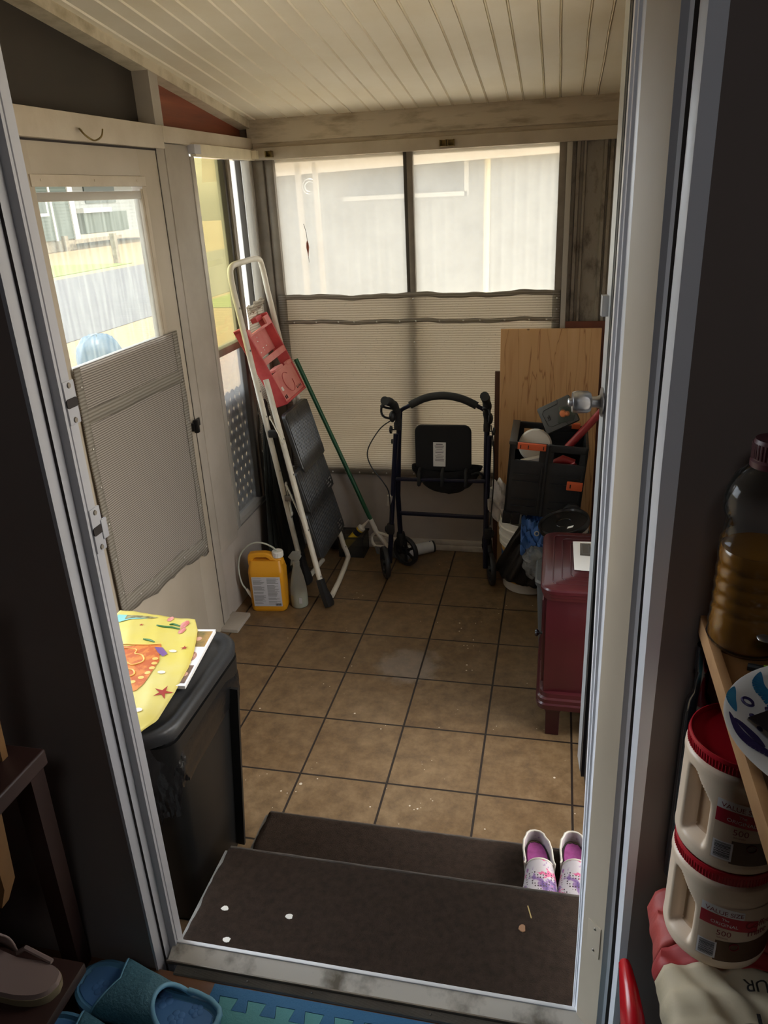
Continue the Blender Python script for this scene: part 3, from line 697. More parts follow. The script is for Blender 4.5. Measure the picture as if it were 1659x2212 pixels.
kl = bpy.data.lights.new('kitchen_fill', 'AREA'); kl.energy = 2.3; kl.size = .5; kl.color = (.9, .95, 1)  # unseen area light, added to lift the dark kitchen a little
ko = bpy.data.objects.new('kitchen_fill', kl); COL.objects.link(ko); ko.location = (1.2, -2.6, 2.75)
S.cycles.max_bounces = 10; S.cycles.diffuse_bounces = 7; S.cycles.glossy_bounces = 3; S.cycles.transmission_bounces = 6; S.cycles.transparent_max_bounces = 16; S.cycles.use_denoising = True
S.cycles.sample_clamp_indirect = 8
S.cycles.caustics_reflective = False; S.cycles.caustics_refractive = False
# ================================================================== THINGS IN THE PORCH
M('white_enamel', '#e2dccb', .35, var='#d2cab6', vs=12)
M('rubber_black', '#1f1f1f', .55)
M('tread_black', '#303030', .3, spec=.6)
M('red_plastic', '#b23a3e', .45, var='#cf5a58', vs=9)
M('red_dusty', '#d98a80', .6, var='#c96a64', vs=7, lo=.4, hi=.7)
M('bolt', '#8f8b84', .35, .8)
# ---- step ladder, folded, leaning on the left window
st = thing('step_ladder', 'white folded step ladder with black treads and a red tray leaning on the left window', 'ladder', (0, 1.4, 0))
TR_ = .0135
def P3(*a): return V(a)
# handle frame (rear)
T1b, T1t = P3(-.118, 1.335, .15), P3(-.306, 1.322, 1.50)
T2t, T2b = P3(-.306, 1.735, 1.47), P3(-.10, 1.765, .12)
loop = [T1b] + [T1b.lerp(T1t, k / 6) for k in range(1, 6)] + bez([T1b.lerp(T1t, .97), P3(-.311, 1.332, 1.54), P3(-.316, 1.375, 1.572), P3(-.316, 1.5, 1.578), P3(-.316, 1.68, 1.578), P3(-.312, 1.725, 1.545), T2t.lerp(T2b, .03)], 6) + [T2t.lerp(T2b, k / 6) for k in range(1, 7)]
b = MB(); b.tube(loop, TR_, 12); b.build('handle_frame', 'white_enamel', st)
# front frame with floor bar
FL0, FLt = P3(.048, 1.152, .10), P3(-.205, 1.352, 1.065)
FR0, FRt = P3(.030, 1.652, .05), P3(-.195, 1.742, .90)
b = MB(); b.tube([FL0.lerp(FLt, k / 8) for k in range(9)], TR_, 12); b.build('front_rail', 'white_enamel', st)
rp = [FRt.lerp(FR0, k / 8) for k in range(8)] + bez([FRt.lerp(FR0, .96), P3(.040, 1.655, .030), P3(.048, 1.62, .0145), P3(.066, 1.40, .0145), P3(.074, 1.215, .0150)], 7)
b = MB(); b.tube(rp, TR_, 12); b.build('front_rail', 'white_enamel', st)
b = MB(); b.tube([P3(-.085, 1.60, .016), P3(-.10, 1.40, .016)], .0125, 10); b.build('rear_floor_bar', 'white_enamel', st)
# rubber boots
def boot(top, bot, toe, name='foot_boot'):
    b = MB(); top, bot, toe = V(top), V(bot), V(toe)
    ax = (bot - top).normalized(); u = (toe - bot); u = u - ax * u.dot(ax)
    s = u.normalized().cross(ax)
    rings = []
    for t, w, back, front in ((0, .018, .018, .018), (.35, .0185, .0185, .022), (.7, .017, .0175, .05), (.92, .0155, .014, .062), (1, .014, .012, .052)):
        c = top.lerp(bot, t); un = u.normalized()
        rings.append([c - un * back - s * w * .7, c - s * w, c + un * front * .7 - s * w * .9, c + un * front, c + un * front * .7 + s * w * .9, c + s * w, c - un * back + s * w * .7])
    b.loft(rings); return b.build(name, 'rubber_black', st, smooth=50)
boot((.040, 1.158, .135), (.082, 1.122, .006), (.09, 1.20, .02))
boot((-.112, 1.335, .18), (-.092, 1.333, .006), (-.08, 1.40, .02))
boot((-.095, 1.765, .16), (-.07, 1.775, .006), (-.01, 1.75, .02))
# treads: ribbed platforms nearly flat against the front rails
def treadf(y0, y1, z0, z1, tilt):
    def X(z): return FL0.x + (z - FL0.z) / (FLt.z - FL0.z) * (FLt.x - FL0.x) + .012
    b = MB()
    def surf(u, v):
        z = z0 + v * (z1 - z0); y = y0 + .10 * (z - z0) + u * (y1 - y0)
        r = .0034 * (1 if int(u * 44) % 2 == 0 else 0) if .04 < u < .96 and .04 < v < .96 else 0
        return V((X(z) + r + tilt * (1 - v), y, z))
    outl = rrect(.5, .5, .09, 4, .5, .5)
    b.grid(lambda u, v: surf(.02 + u * .96, .02 + v * .96), 132, 8)
    # body with rounded corners behind
    rg = lambda off, k: [V((X(z0 + q[1] * (z1 - z0)) + tilt * (1 - q[1]) + off, y0 + .10 * (q[1]) * (z1 - z0) + (.5 + (q[0] - .5) * k) * (y1 - y0), z0 + (.5 + (q[1] - .5) * k) * (z1 - z0))) for q in outl]
    b.loft([rg(-.022, .99), rg(-.004, 1.0), rg(-.0005, .985)])
    return b.build('tread', 'tread_black', st, smooth=25)
treadf(1.365, 1.715, .598, .882, .012); treadf(1.268, 1.690, .425, .625, .010); treadf(1.222, 1.648, .205, .425, .008)
# embossed squares at the lower right corner of the lower treads
for zz, yy, xo in ((.445, 1.60, 0), (.228, 1.555, .0)):
    b = MB()
    for i in range(4):
        for j in range(3):
            z = zz + j * .016; x = FL0.x + (z - FL0.z) / (FLt.z - FL0.z) * (FLt.x - FL0.x) + .0245
            if (i + j) % 4 != 3: b.tube([(x, yy + i * .018 + .005 * math.cos(a), z + .005 * math.sin(a)) for a in [k * PI / 4 for k in range(8)]], .0012, 5, closed=True)
    b.build('embossed_mark', 'bolt', st)
# braces and rivets
def flat(a, c, w=.018, name='brace'):
    b = MB(); b.bar(a, c, w, .004, up=(1, .08, .2)); b.ball(a, w * .62, sc=(.5, 1, 1)); b.ball(c, w * .62, sc=(.5, 1, 1)); return b.build(name, 'white_enamel', st)
flat((-.198, 1.335, .885), (-.118, 1.262, .79)); flat((-.150, 1.330, .555), (-.020, 1.205, .365)); flat((-.135, 1.33, .40), (-.150, 1.330, .555), .02); flat((-.02, 1.195, .36), (.012, 1.20, .20), .014)
t0 = None
for q in [T1b.lerp(T1t, k) for k in (.35, .48, .55, .64, .78, .92, .17)] + [FL0.lerp(FLt, k) for k in (.28, .55, .72, .05)] + [FRt.lerp(FR0, .97)]:
    q = q + V((.0125, -.006, .003))
    if t0 is None:
        b = MB(); b.ball((0, 0, 0), .005, sc=(.6, 1, 1)); t0 = b.build('rivet', 'bolt', st, local=True); t0.location = q - WM[st.name].translation
    else: c = t0.copy(); COL.objects.link(c); c.parent = st; c.location = q - WM[st.name].translation
b = MB(); b.box((-.16, 1.315, .47), (-.125, 1.345, .50), .004); b.build('clip', 'bolt', st)
b = MB(); b.box((-.20, 1.29, .80), (-.15, 1.32, .835), .006); b.build('catch', 'rubber_black', st)
# red paint tray, open side to the room
tA, tB, tC, tD = P3(-.262, 1.325, 1.292), P3(-.286, 1.690, 1.306), P3(-.140, 1.735, .935), P3(-.142, 1.440, .925)   # TL TR BR BL front
nt_ = ((tB - tA).cross(tD - tA)).normalized()
if nt_.x < 0: nt_ = -nt_
dep = .062
def tq(u, v, d=0): return tA.lerp(tB, u).lerp(tD.lerp(tC, u), v) - nt_ * d
b = MB()
def tbox(u0, u1, v0, v1, d0, d1):
    b.loft([[tq(u, v, d0) for u, v in ((u0, v0), (u1, v0), (u1, v1), (u0, v1))], [tq(u, v, d1) for u, v in ((u0, v0), (u1, v0), (u1, v1), (u0, v1))]])
tbox(0, .035, -.04, 1, 0, dep); tbox(.965, 1, -.06, 1, 0, dep); tbox(.03, .97, .97, 1, 0, dep)
tbox(.72, 1, -.06, 0, .03, dep); tbox(0, .14, -.05, .0, .03, dep)
b.build('red_tray', 'red_plastic', st, bev=.003)
b = MB(); tbox(.03, .97, .06, .085, 0, .02); tbox(.03, .97, .385, .46, 0, .012); tbox(.03, .12, 0, .07, 0, .01); tbox(.80, .97, -.03, .07, 0, .012)
tbox(.03, .97, .09, .385, .045, .05)
tbox(.03, .97, .60, .98, .006, .014); tbox(.25, .62, .565, .60, .006, .05); tbox(.03, .22, .46, .60, .03, .036); tbox(.78, .97, .575, .62, .002, .02)
b.build('tray_insert', 'red_dusty', st, bev=.002)
b = MB(); b.tube([tq(.5 + .17 * math.cos(a) + .03 * math.sin(a), .79 + .13 * math.sin(a), .004) for a in [2 * PI * k / 30 for k in range(27)]], .0016, 5); b.build('tray_ridge', 'red_plastic', st)
for u0, u1, v1 in [(.70 + k * .06, .715 + k * .06, .935) for k in range(4)] + [(.10 + k * .06, .13 + k * .06, .945) for k in range(2)]:
    b = MB(); tbox(u0, u1, .90, v1, .0045, .006); b.build('tray_slot', 'dark_gap', st)
rr_ = random.Random(5)
for k in range(7):
    u, v = .25 + rr_.random() * .45, .14 + rr_.random() * .2; b = MB(); tbox(u, u + .01 + .03 * rr_.random(), v, v + .012, .0435, .045); b.build('paint_spot', 'white_chip', st)
b = MB(); tbox(.12, .19, .79, .84, .0042, .006); b.build('paint_spot', 'white_chip', st)

# ---- broom
M('broom_green', '#1f5a3a', .4); M('broom_white', '#d9d3c5', .45); M('bristle', '#6f706d', .8, var='#585957', vs=40, stretch=(1, 1, .05))
br_ = thing('broom', 'broom with a green handle and white head leaning in the far corner', 'broom', (.2, 1.7, 0))
hA, hB = P3(.176, 1.74, .165), P3(-.205, 1.795, 1.07)
b = MB(); b.tube([hA.lerp(hB, k / 6) for k in range(7)], .0115, 12); b.build('handle', 'broom_green', br_)
hd_ = (hA - hB).normalized()
b = MB(); b.tube([hA - hd_ * .045, hA + hd_ * .01, hA + hd_ * .035], [.0135, .0145, .012], 12); b.build('collar', 'broom_white', br_)
cx = hA + hd_ * .035; side = V((.72, -.25, .05)).normalized(); fwd = hd_
Q = lambda s, d: cx + side * s + fwd * d
b = MB()
b.tube(bez([Q(0, 0), Q(-.045, .03), Q(-.062, .075), Q(-.05, .10)], 6), .008, 8); b.tube(bez([Q(0, 0), Q(.06, .012), Q(.11, .04), Q(.118, .07)], 6), .008, 8)
b.tube([Q(0, -.01), Q(.02, .05), Q(.03, .09)], .012, 8); b.tube([Q(-.055, .095), Q(.0, .09), Q(.06, .08), Q(.118, .065)], .009, 8)
b.build('head', 'broom_white', br_)
b = MB(); nrm = side.cross(fwd).normalized()
rg = []
for d, wl, wr, th in ((.09, -.052, .115, .02), (.13, -.06, .125, .026), (.18, -.075, .13, .03)):
    pl = []
    for k in range(24):
        s = wl + (wr - wl) * k / 23; p = Q(s, d - (.0 if d < .1 else .02 * s / .12)); pl.append(p - nrm * th * .5 * (1 + .15 * (k % 2)))
    for k in range(23, -1, -1):
        s = wl + (wr - wl) * k / 23; p = Q(s, d - (.0 if d < .1 else .02 * s / .12)); pl.append(p + nrm * th * .5 * (1 + .15 * (k % 2)))
    for p in pl: p.z = max(p.z, .003)
    rg.append(pl)
b.loft(rg); b.build('bristles', 'bristle', br_, smooth=20)

# ---- rollator walker
M('navy_metal', '#15172a', .3, .4); M('black_foam', '#1c1c1b', .75, bump=.2, bs=300); M('black_plastic', '#171717', .45); M('black_fabric', '#151515', .85, bump=.3, bs=60)
M('paper_white', '#e4e2dc', .6); M('print_gray', '#7d7c7a', .7); M('print_black', '#2a2a2a', .7)
ro = thing('rollator_walker', 'navy blue rollator walker with a black padded back bar, parked at the far wall', 'walker', (.58, 1.55, 0))
def tub(name, pts, r, mat='navy_metal', seg=10): b = MB(); b.tube(pts, r, seg); return b.build(name, mat, ro)
tub('post', [(.385, 1.545, .86), (.372, 1.55, .70), (.352, 1.575, .42), (.350, 1.60, .30), (.352, 1.605, .155)], .0135)
tub('post', [(.806, 1.545, .87), (.802, 1.55, .70), (.80, 1.575, .42), (.800, 1.60, .30), (.800, 1.605, .155)], .0135)
tub('rear_leg', [(.366, 1.525, .76), (.332, 1.49, .30), (.317, 1.475, .085)], .0125)
tub('rear_leg', [(.818, 1.525, .76), (.806, 1.49, .30), (.806, 1.475, .085)], .0125)
tub('crossbar', [(.352, 1.51, .532), (.81, 1.51, .534)], .0105); tub('crossbar', [(.358, 1.585, .318), (.80, 1.585, .312)], .0115)
bp_ = bez([(.385, 1.545, .845), (.392, 1.545, .872), (.428, 1.547, .893), (.51, 1.55, .932), (.598, 1.55, .945), (.685, 1.55, .930), (.765, 1.548, .893), (.797, 1.547, .872), (.804, 1.545, .85)], 7)
tub('back_bar', bp_, .010)
tub('back_pad', [p for p in bp_ if .432 < p.x < .758], .0185, 'black_foam', 14)
for sx, x0, x1, z1 in ((-1, .378, .345, .955), (1, .806, .805, .98)):
    g = bez([(x0, 1.535, .80), (x0 - .002, 1.53, .86), (x0 - .008 if sx < 0 else x0 + .003, 1.50, .905), (x1 + .012 if sx < 0 else x1, 1.46, .935 if sx < 0 else .955), (x1, 1.405, z1)], 6)
    tub('grip', g, [.014 + .006 * min(1, k / 12) + .0015 * math.sin(k * 1.1) for k in range(len(g))], 'black_foam', 12)
    if sx < 0:
        tub('brake_lever', bez([(.366, 1.505, .89), (.335, 1.47, .905), (.318, 1.46, .912), (.314, 1.46, .885), (.325, 1.465, .862), (.350, 1.50, .842)], 6), .0055, 'black_plastic', 8)
        b = MB(); b.ball((.320, 1.46, .915), .011, sc=(1, 1, .9)); b.build('lever_tip', 'black_plastic', ro, smooth=60); b = MB(); b.ball((.356, 1.505, .852), .018, sc=(.9, 1, 1.6)); b.build('brake_housing', 'black_plastic', ro, smooth=60)
        tub('brake_cable', bez([(.350, 1.495, .835), (.300, 1.46, .80), (.240, 1.45, .70), (.250, 1.45, .62), (.305, 1.465, .53), (.330, 1.475, .46), (.330, 1.48, .30)], 8), .0032, 'black_plastic', 6)
    else:
        tub('brake_lever', bez([(.812, 1.50, .90), (.822, 1.46, .895), (.826, 1.46, .86), (.816, 1.50, .83)], 6), .0055, 'black_plastic', 8)
        b = MB(); b.ball((.800, 1.485, .905), .014, sc=(1, 1, .9)); b.build('lever_tip', 'black_plastic', ro, smooth=60); b = MB(); b.ball((.824, 1.50, .85), .016, sc=(.8, 1, 1.7)); b.build('brake_housing', 'black_plastic', ro, smooth=60)
        tub('brake_cable', bez([(.828, 1.495, .82), (.842, 1.48, .70), (.842, 1.475, .52), (.828, 1.475, .32)], 8), .0032, 'black_plastic', 6)
def wheel(c, yaw, name):
    T = MX.Translation(c) @ MX.Rotation(yaw, 4, 'Z') @ MX.Rotation(PI / 2, 4, 'Y')
    b = MB(); b.lathe([(.070, -.010), (.079, -.0125), (.0835, -.007), (.0835, .007), (.079, .0125), (.070, .010)], 36, T, cap=False)
    b.lathe([(.070, .010), (.064, .009), (.062, .0), (.064, -.009), (.070, -.010)], 36, T, cap=False)
    o = b.build(name, 'rubber_black', ro, smooth=50)
    b = MB(); b.lathe([(.0, -.016), (.016, -.016), (.018, -.008), (.018, .008), (.016, .016), (0, .016)], 16, T, cap=False)
    for k in range(6):
        a = 2 * PI * k / 6; b.bar(T @ V((.014 * math.cos(a), .014 * math.sin(a), 0)), T @ V((.065 * math.cos(a), .065 * math.sin(a), 0)), .014, .008, up=T.to_3x3() @ V((0, 0, 1)))
    b.build('spokes', 'black_plastic', o)
    return o
wheel((.292, 1.478, .0845), D(24), 'wheel'); wheel((.836, 1.472, .0845), D(14), 'wheel'); wheel((.372, 1.625, .0845), D(58), 'wheel'); wheel((.812, 1.63, .0845), D(8), 'wheel')
for x, y, yw in ((.353, 1.605, 58), (.800, 1.607, 8)):
    b = MB(); b.lathe([(.022, .13), (.024, .18), (.020, .20)], 14, MX.Translation((x, y, 0)))
    dx, dy = math.cos(D(yw)) * .022, math.sin(D(yw)) * .022
    for s in (-1, 1): b.bar((x + s * dx, y + s * dy, .15), (x + .012 + s * dx, y + .018 + s * dy, .08), .02, .006, up=(dx, dy, 0))
    b.build('caster_fork', 'black_plastic', ro)
for x, s in ((.328, -1), (.818, 1)):
    b = MB(); b.box((x - .018, 1.468, .245), (x + .018, 1.50, .30), .006); b.ball((x + s * .02, 1.484, .27), .017, sc=(.7, 1, 1.2)); b.build('adjust_knob', 'black_plastic', ro)
    b = MB(); b.tube([(x + s * .004, 1.50, .395), (x + .006 + s * .003, 1.492, .45)], .0142, 10); b.build('silver_band', 'alu_light', ro)
for x, s in ((.372, -1), (.804, 1)):
    b = MB(); b.box((x - .016, 1.53, .775), (x + .016, 1.565, .815), .004); b.lathe([(.004, 0), (.004, .012), (.019, .013), (.020, .022), (.010, .026)], 8, MX.Translation((x + s * .016, 1.545, .775)) @ MX.Rotation(s * PI / 2, 4, 'Y')); b.lathe([(.004, 0), (.004, .010), (.013, .011), (.012, .02)], 10, MX.Translation((x + s * .014, 1.545, .715)) @ MX.Rotation(s * PI / 2, 4, 'Y')); b.build('height_clamp', 'black_plastic', ro)
b = MB(); b.prism(rrect(.139, .118, .035, 6), -.009, .009, MX.Translation((.585, 1.602, .668)) @ MX.Rotation(D(90), 4, 'X')); so_ = b.build('seat', 'black_fabric', ro, bev=.004)
b = MB(); b.plate([(.535, 1.5925, .575), (.596, 1.5925, .575), (.600, 1.5925, .700), (.537, 1.5925, .700)], (0, -.001, 0)); b.build('label', 'paper_white', so_)
b = MB(); rr_ = random.Random(2)
for k, (w_, h_) in enumerate([(.034, .005), (.046, .003), (.04, .003), (.03, .002), (.044, .002), (.04, .004), (.02, .002), (.044, .0025), (.036, .002), (.046, .0025), (.044, .003)]):
    z = .688 - k * .0085; b.plate([(.567 - w_ / 2, 1.5913, z), (.567 + w_ / 2, 1.5913, z), (.567 + w_ / 2, 1.5913, z + h_), (.567 - w_ / 2, 1.5913, z + h_)], (0, -.0003, 0))
b.build('print_lines', 'print_gray', so_)
def bag(u, v):
    a = 2 * PI * u; z = .565 - v * .135
    k = (1 - v ** 3) ** .5
    x = .597 + (.178 - .05 * v) * math.cos(a) * k + .008 * wob(v * 6 + u * 9); y = 1.615 + (.055) * math.sin(a) * k
    return V((x, y, z + .018 * (abs(math.cos(a)) - .5) * (1 - v) - .012 * wob(u * 9) * v))
b = MB(); b.grid(bag, 40, 14, cu=True); b.build('pouch', 'black_fabric', ro, smooth=70)
for x in (.47, .585, .70):
    b = MB(); b.tube(bez([(x, 1.585, .565), (x + .005, 1.52, .56), (x + .008, 1.496, .535), (x + .004, 1.51, .505), (x, 1.575, .50)], 5), .009, 6); b.build('strap', 'black_fabric', ro, smooth=70)
b = MB(); b.tube(bez([(.73, 1.56, .55), (.765, 1.55, .562), (.785, 1.55, .545), (.78, 1.55, .53)], 6), .006, 6); b.build('side_strap', 'black_fabric', ro, smooth=70)
b = MB(); b.plate([(.3535, 1.5095, .58), (.3585, 1.5098, .58), (.368, 1.5175, .73), (.3635, 1.5172, .73)], (0, -.001, 0)); M('yellow_mark', '#b59b3a', .5); b.build('yellow_decal', 'yellow_mark', ro)
# ---- yellow jug with pull-out hose
M('jug_yellow', '#d9981e', .42, var='#cd8c18', vs=5); M('label_gray', '#b9b7b9', .6); M('cap_white', '#dcd8ce', .45); M('hose', '#b9bcae', .3, alpha=.8)
jg = thing('jug', 'yellow jug with a white cap, text label and clear hose standing by the left wall', 'jug', (-.2, 1.10, 0), D(7))
hx, hy = .086, .052
b = MB()
prof = [(.006, .86, .86), (0, .93, .93), (.012, 1, 1), (.03, 1.0, 1.0), (.20, .985, .985), (.215, .97, .96)]
outl = lambda sx, sy, z: [V((x * sx, y * sy, z)) for x, y in rrect(hx, hy, .022, 5)]
b.loft([outl(a, c, z) for z, a, c in [(0, .90, .88), (.006, .97, .95), (.018, 1, 1), (.035, .985, .98), (.045, 1, 1), (.195, 1, 1), (.205, 1.012, 1.01), (.214, .99, .98), (.232, .95, .86), (.262, .88, .60)]])
b.build('body', 'jug_yellow', jg, local=True, bev=0, smooth=50)
# handle arch and neck
b = MB()
b.loft([[V((x, s * .026 * w, z)) for x, z, w in ((-.082, .235, 1.2), (-.086, .272, .9), (-.080, .292, .75), (-.045, .297, .7), (.0, .298, .7), (.028, .290, .75), (.048, .270, .95), (.075, .262, 1.1), (.075, .235, 1.3), (.045, .240, 1.2), (.022, .262, .9), (.005, .274, .8), (-.045, .274, .8), (-.058, .268, .8), (-.064, .255, .9), (-.060, .235, 1.2))] for s in (-1, -.55, .55, 1)])
b.build('handle', 'jug_yellow', jg, local=True, bev=.006, smooth=50)
b = MB(); b.lathe([(.030, .24), (.026, .262), (.022, .270), (.022, .280)], 20, MX.Translation((.058, 0, 0))); b.build('neck', 'jug_yellow', jg, local=True, smooth=50)
b = MB(); b.lathe([(.026, .274), (.0262, .30), (.024, .303), (.010, .303), (.008, .300)], 28, MX.Translation((.058, 0, 0)))
for k in range(20): a = 2 * PI * k / 20; b.bar((.058 + .0262 * math.cos(a), .0262 * math.sin(a), .277), (.058 + .0262 * math.cos(a), .0262 * math.sin(a), .298), .002, .002)
b.build('cap', 'cap_white', jg, local=True, smooth=30)
b = MB(); b.box((-.068, -.0545, .032), (.070, -.0518, .188), .003); lb = b.build('label', 'label_gray', jg, local=True)
b = MB(); rr_ = random.Random(4)
for col in (0, 1):
    z = .180
    while z > .042:
        w_ = .058 * (.6 + .4 * rr_.random()); x0 = -.063 + col * .068
        b.plate([(x0, -.0547, z), (x0 + w_, -.0547, z), (x0 + w_, -.0547, z + .0022), (x0, -.0547, z + .0022)], (0, -.0003, 0)); z -= .0042 if rr_.random() > .12 else .010
b.build('print_lines', 'print_gray', lb, local=True)
b = MB()
for k in range(7): b.plate([(.038 + k * .004, -.0549, .036), (.0405 + k * .004, -.0549, .036), (.0405 + k * .004, -.0549, .048), (.038 + k * .004, -.0549, .048)], (0, -.0004, 0))
b.build('barcode', 'print_black', lb, local=True)
b = MB(); hz_ = bez([(.058, 0, .296), (.040, -.01, .325), (-.005, -.02, .352), (-.06, -.015, .345), (-.115, -.005, .295), (-.140, 0, .22), (-.130, -.015, .14), (-.105, -.02, .10)], 8)
b.tube(hz_, .0042, 8); b.build('hose', 'hose', jg, local=True)
b = MB(); b.tube([(-.108, -.02, .108), (-.098, -.022, .090), (-.078, -.03, .065)], [.006, .0085, .009], 10); b.build('spray_wand', 'cap_white', jg, local=True)
# ---- translucent spray bottle
thin('bottle_plastic', '#d5d6cd', haze=.75, gloss=.1, sc=2, amin=.70); M('liquid_pale', '#c9c8b6', .3)
sb = thing('spray_bottle', 'cloudy spray bottle half full of pale liquid, right of the yellow jug', 'spray bottle', (-.065, 1.135, 0))
b = MB(); b.lathe([(.0, .0), (.038, .0), (.041, .006), (.041, .06), (.039, .10), (.031, .15), (.022, .19), (.016, .215), (.014, .225)], 24); b.build('bottle', 'bottle_plastic', sb, local=True, smooth=60)
b = MB(); b.lathe([(0, .003), (.037, .003), (.039, .008), (.039, .066), (0, .066)], 24, cap=False); b.build('liquid', 'liquid_pale', sb, local=True, smooth=60)
b = MB(); b.lathe([(.0175, .215), (.0175, .238), (.011, .242), (.011, .252)], 16); b.loft([[V((x, s, z)) for x, z in ((-.035, .262), (-.022, .250), (.02, .248), (.028, .262), (.018, .288), (-.016, .286))] for s in (-.011, .011)]); b.loft([[V((x, s, z)) for x, z in ((-.022, .252), (-.012, .252), (-.020, .218), (-.028, .214))] for s in (-.006, .006)]); b.build('trigger', 'bottle_plastic', sb, local=True, bev=.002)
b = MB(); b.box((.012, -.0415, .03), (.028, -.040, .062)); b.build('label', 'label_gray', sb, local=True)
# ---- dark net bundle behind the ladder
M('net_black', '#1a1b17', .7, var='#30312a', vs=30, stretch=(1, 1, .06), bump=.8, bs=120, bstretch=(1, 1, .05))
def bun(u, v):
    a = 2 * PI * u; k = .12 + .88 * v ** .8
    f = 1 + .10 * math.sin(a * 13) + .06 * math.sin(a * 7 + 1)
    return V((-.275 + .062 * k * f * math.cos(a) - .03 * (1 - v), 1.575 + .205 * k * f * math.sin(a) - .02 * (1 - v), .87 - v * .865))
b = MB(); b.grid(bun, 84, 20, cu=True); b.lathe([(.012, .86), (.014, .90), (.004, .92)], 10, MX.Translation((-.305, 1.555, 0)))
o = b.build('net_bundle', 'net_black', smooth=70); tag(o, 'black gathered netting bundle standing behind the ladder', 'netting')
# ---- clear bin with a caulk tube
thin('bin_plastic', '#8f8d88', haze=.5, gloss=.15, sc=3, amin=.4)
bi = thing('storage_bin', 'clear plastic bin on the floor behind the ladder, holding a caulk tube', 'bin', (.045, 1.745, 0))
b = MB()
for p0, p1 in (((-.06, -.065, 0), (.08, .065, .003)), ((-.06, -.065, 0), (-.057, .065, .12)), ((.077, -.065, 0), (.08, .065, .12)), ((-.06, -.065, 0), (.08, -.062, .12)), ((-.06, .062, 0), (.08, .065, .12)), ((-.065, -.07, .112), (.085, -.06, .12)), ((-.065, .06, .112), (.085, .07, .12)), ((.075, -.07, .112), (.085, .07, .12))): b.box(p0, p1)
b.build('body', 'bin_plastic', bi, local=True, smooth=0)
M('caulk_navy', '#20242f', .5); M('caulk_yellow', '#d8b52f', .5)
cq = V((.058, 0, .066)).normalized(); 
Tc = MX.Translation((-.004, 1.735, .03)) @ cq.to_track_quat('Z', 'X').to_matrix().to_4x4()
cq_ = thing('caulk_tube', 'caulk tube with a navy and yellow label and white nozzle leaning in the clear bin', 'caulk tube', mat=Tc)
b = MB(); b.lathe([(.021, 0), (.0215, .03), (.0215, .10), (.0215, .165)], 20); b.build('tube', 'caulk_yellow', cq_, local=True, smooth=50)
b = MB(); b.lathe([(.0218, .118), (.0218, .150)], 20, cap=False); b.build('label_band', 'caulk_navy', cq_, local=True, smooth=50)
b = MB(); b.lathe([(.022, .160), (.022, .172), (.012, .176), (.009, .18), (.0025, .245)], 16); b.build('nozzle', 'cap_white', cq_, local=True, smooth=40)
Ty = Tc @ MX.Translation((0, 0, .128))
def capmap(T, r, a0):
    return lambda x, y: T @ V(((r) * math.cos(a0 + x / r), (r) * math.sin(a0 + x / r), y))
text('label_text', 'DAP', .016, 'cap_white', capmap(Ty, .0221, D(-130)), cq_)
# ---- spray can lying behind the walker
M('can_white', '#d5d6d4', .35, var='#c3c7c6', vs=9); M('can_blue', '#41507c', .4)
pA, pB = V((.372, 1.735, .032)), V((.463, 1.79, .032)); pA = V((.33, 1.705, .032))
Tc = MX.Translation(pA) @ (pB - pA).normalized().to_track_quat('Z', 'Y').to_matrix().to_4x4(); ln = (pB - pA).length + .03
cn = thing('spray_can', 'white spray can lying on the floor behind the walker wheel', 'can', mat=Tc)
b = MB(); b.lathe([(.012, -.012), (.02, -.004), (.030, .004), (.0315, .01), (.0315, ln), (.030, ln + .003)], 24); b.build('can', 'can_white', cn, local=True, smooth=40)
b = MB(); b.lathe([(.0318, ln - .006), (.0325, ln + .004), (.029, ln + .005)], 24, cap=False); b.build('rim', 'black_plastic', cn, local=True, smooth=40)
text('label_text', 'VAL', .030, 'can_blue', lambda x, y: Tc @ V((.0319 * math.cos(D(35) + y / .032), .0319 * math.sin(D(35) + y / .032), .055 + x)), cn)
b = MB(); b.grid(lambda u, v: V((.0319 * math.cos(D(40) + u * 1.0), .0319 * math.sin(D(40) + u * 1.0), ln - .022 + v * .008)), 8, 1); b.build('label_band', 'can_blue', cn, local=True)

# ---- boards leaning on the far wall
m, nt, out = nodes_of('pine'); MATS['pine'] = m
p = nt.nodes.new('ShaderNodeBsdfPrincipled'); p.inputs['Roughness'].default_value = .5
tc = nt.nodes.new('ShaderNodeTexCoord'); mp = nt.nodes.new('ShaderNodeMapping'); mp.inputs['Scale'].default_value = (1, 1, .035); L(nt, tc.outputs['Object'], mp.inputs[0])
w_ = nt.nodes.new('ShaderNodeTexNoise'); w_.inputs['Scale'].default_value = 17; w_.inputs['Detail'].default_value = 3; w_.inputs['Distortion'].default_value = .12; L(nt, mp.outputs[0], w_.inputs[0])
r_ = ramp(nt, w_.outputs['Fac'], [(.28, '#c2905f'), (.42, '#d6aa7a'), (.49, '#d2a472'), (.50, '#a8754a'), (.51, '#d4a876'), (.72, '#dcb284')])
vo = nt.nodes.new('ShaderNodeTexVoronoi'); vo.inputs['Scale'].default_value = 7; mp2 = nt.nodes.new('ShaderNodeMapping'); mp2.inputs['Scale'].default_value = (1, 1, .55); L(nt, tc.outputs['Object'], mp2.inputs[0]); L(nt, mp2.outputs[0], vo.inputs[0])
kr = ramp(nt, vo.outputs['Distance'], [(.05, (1, 1, 1, 1)), (.085, (0, 0, 0, 1))])
mxk = nt.nodes.new('ShaderNodeMix'); mxk.data_type = 'RGBA'; mxk.inputs[7].default_value = hexlin('#4a2714'); L(nt, kr.outputs[0], mxk.inputs[0]); L(nt, r_.outputs[0], mxk.inputs[6])
L(nt, mxk.outputs[2], p.inputs['Base Color']); L(nt, p.outputs[0], out.inputs[0])
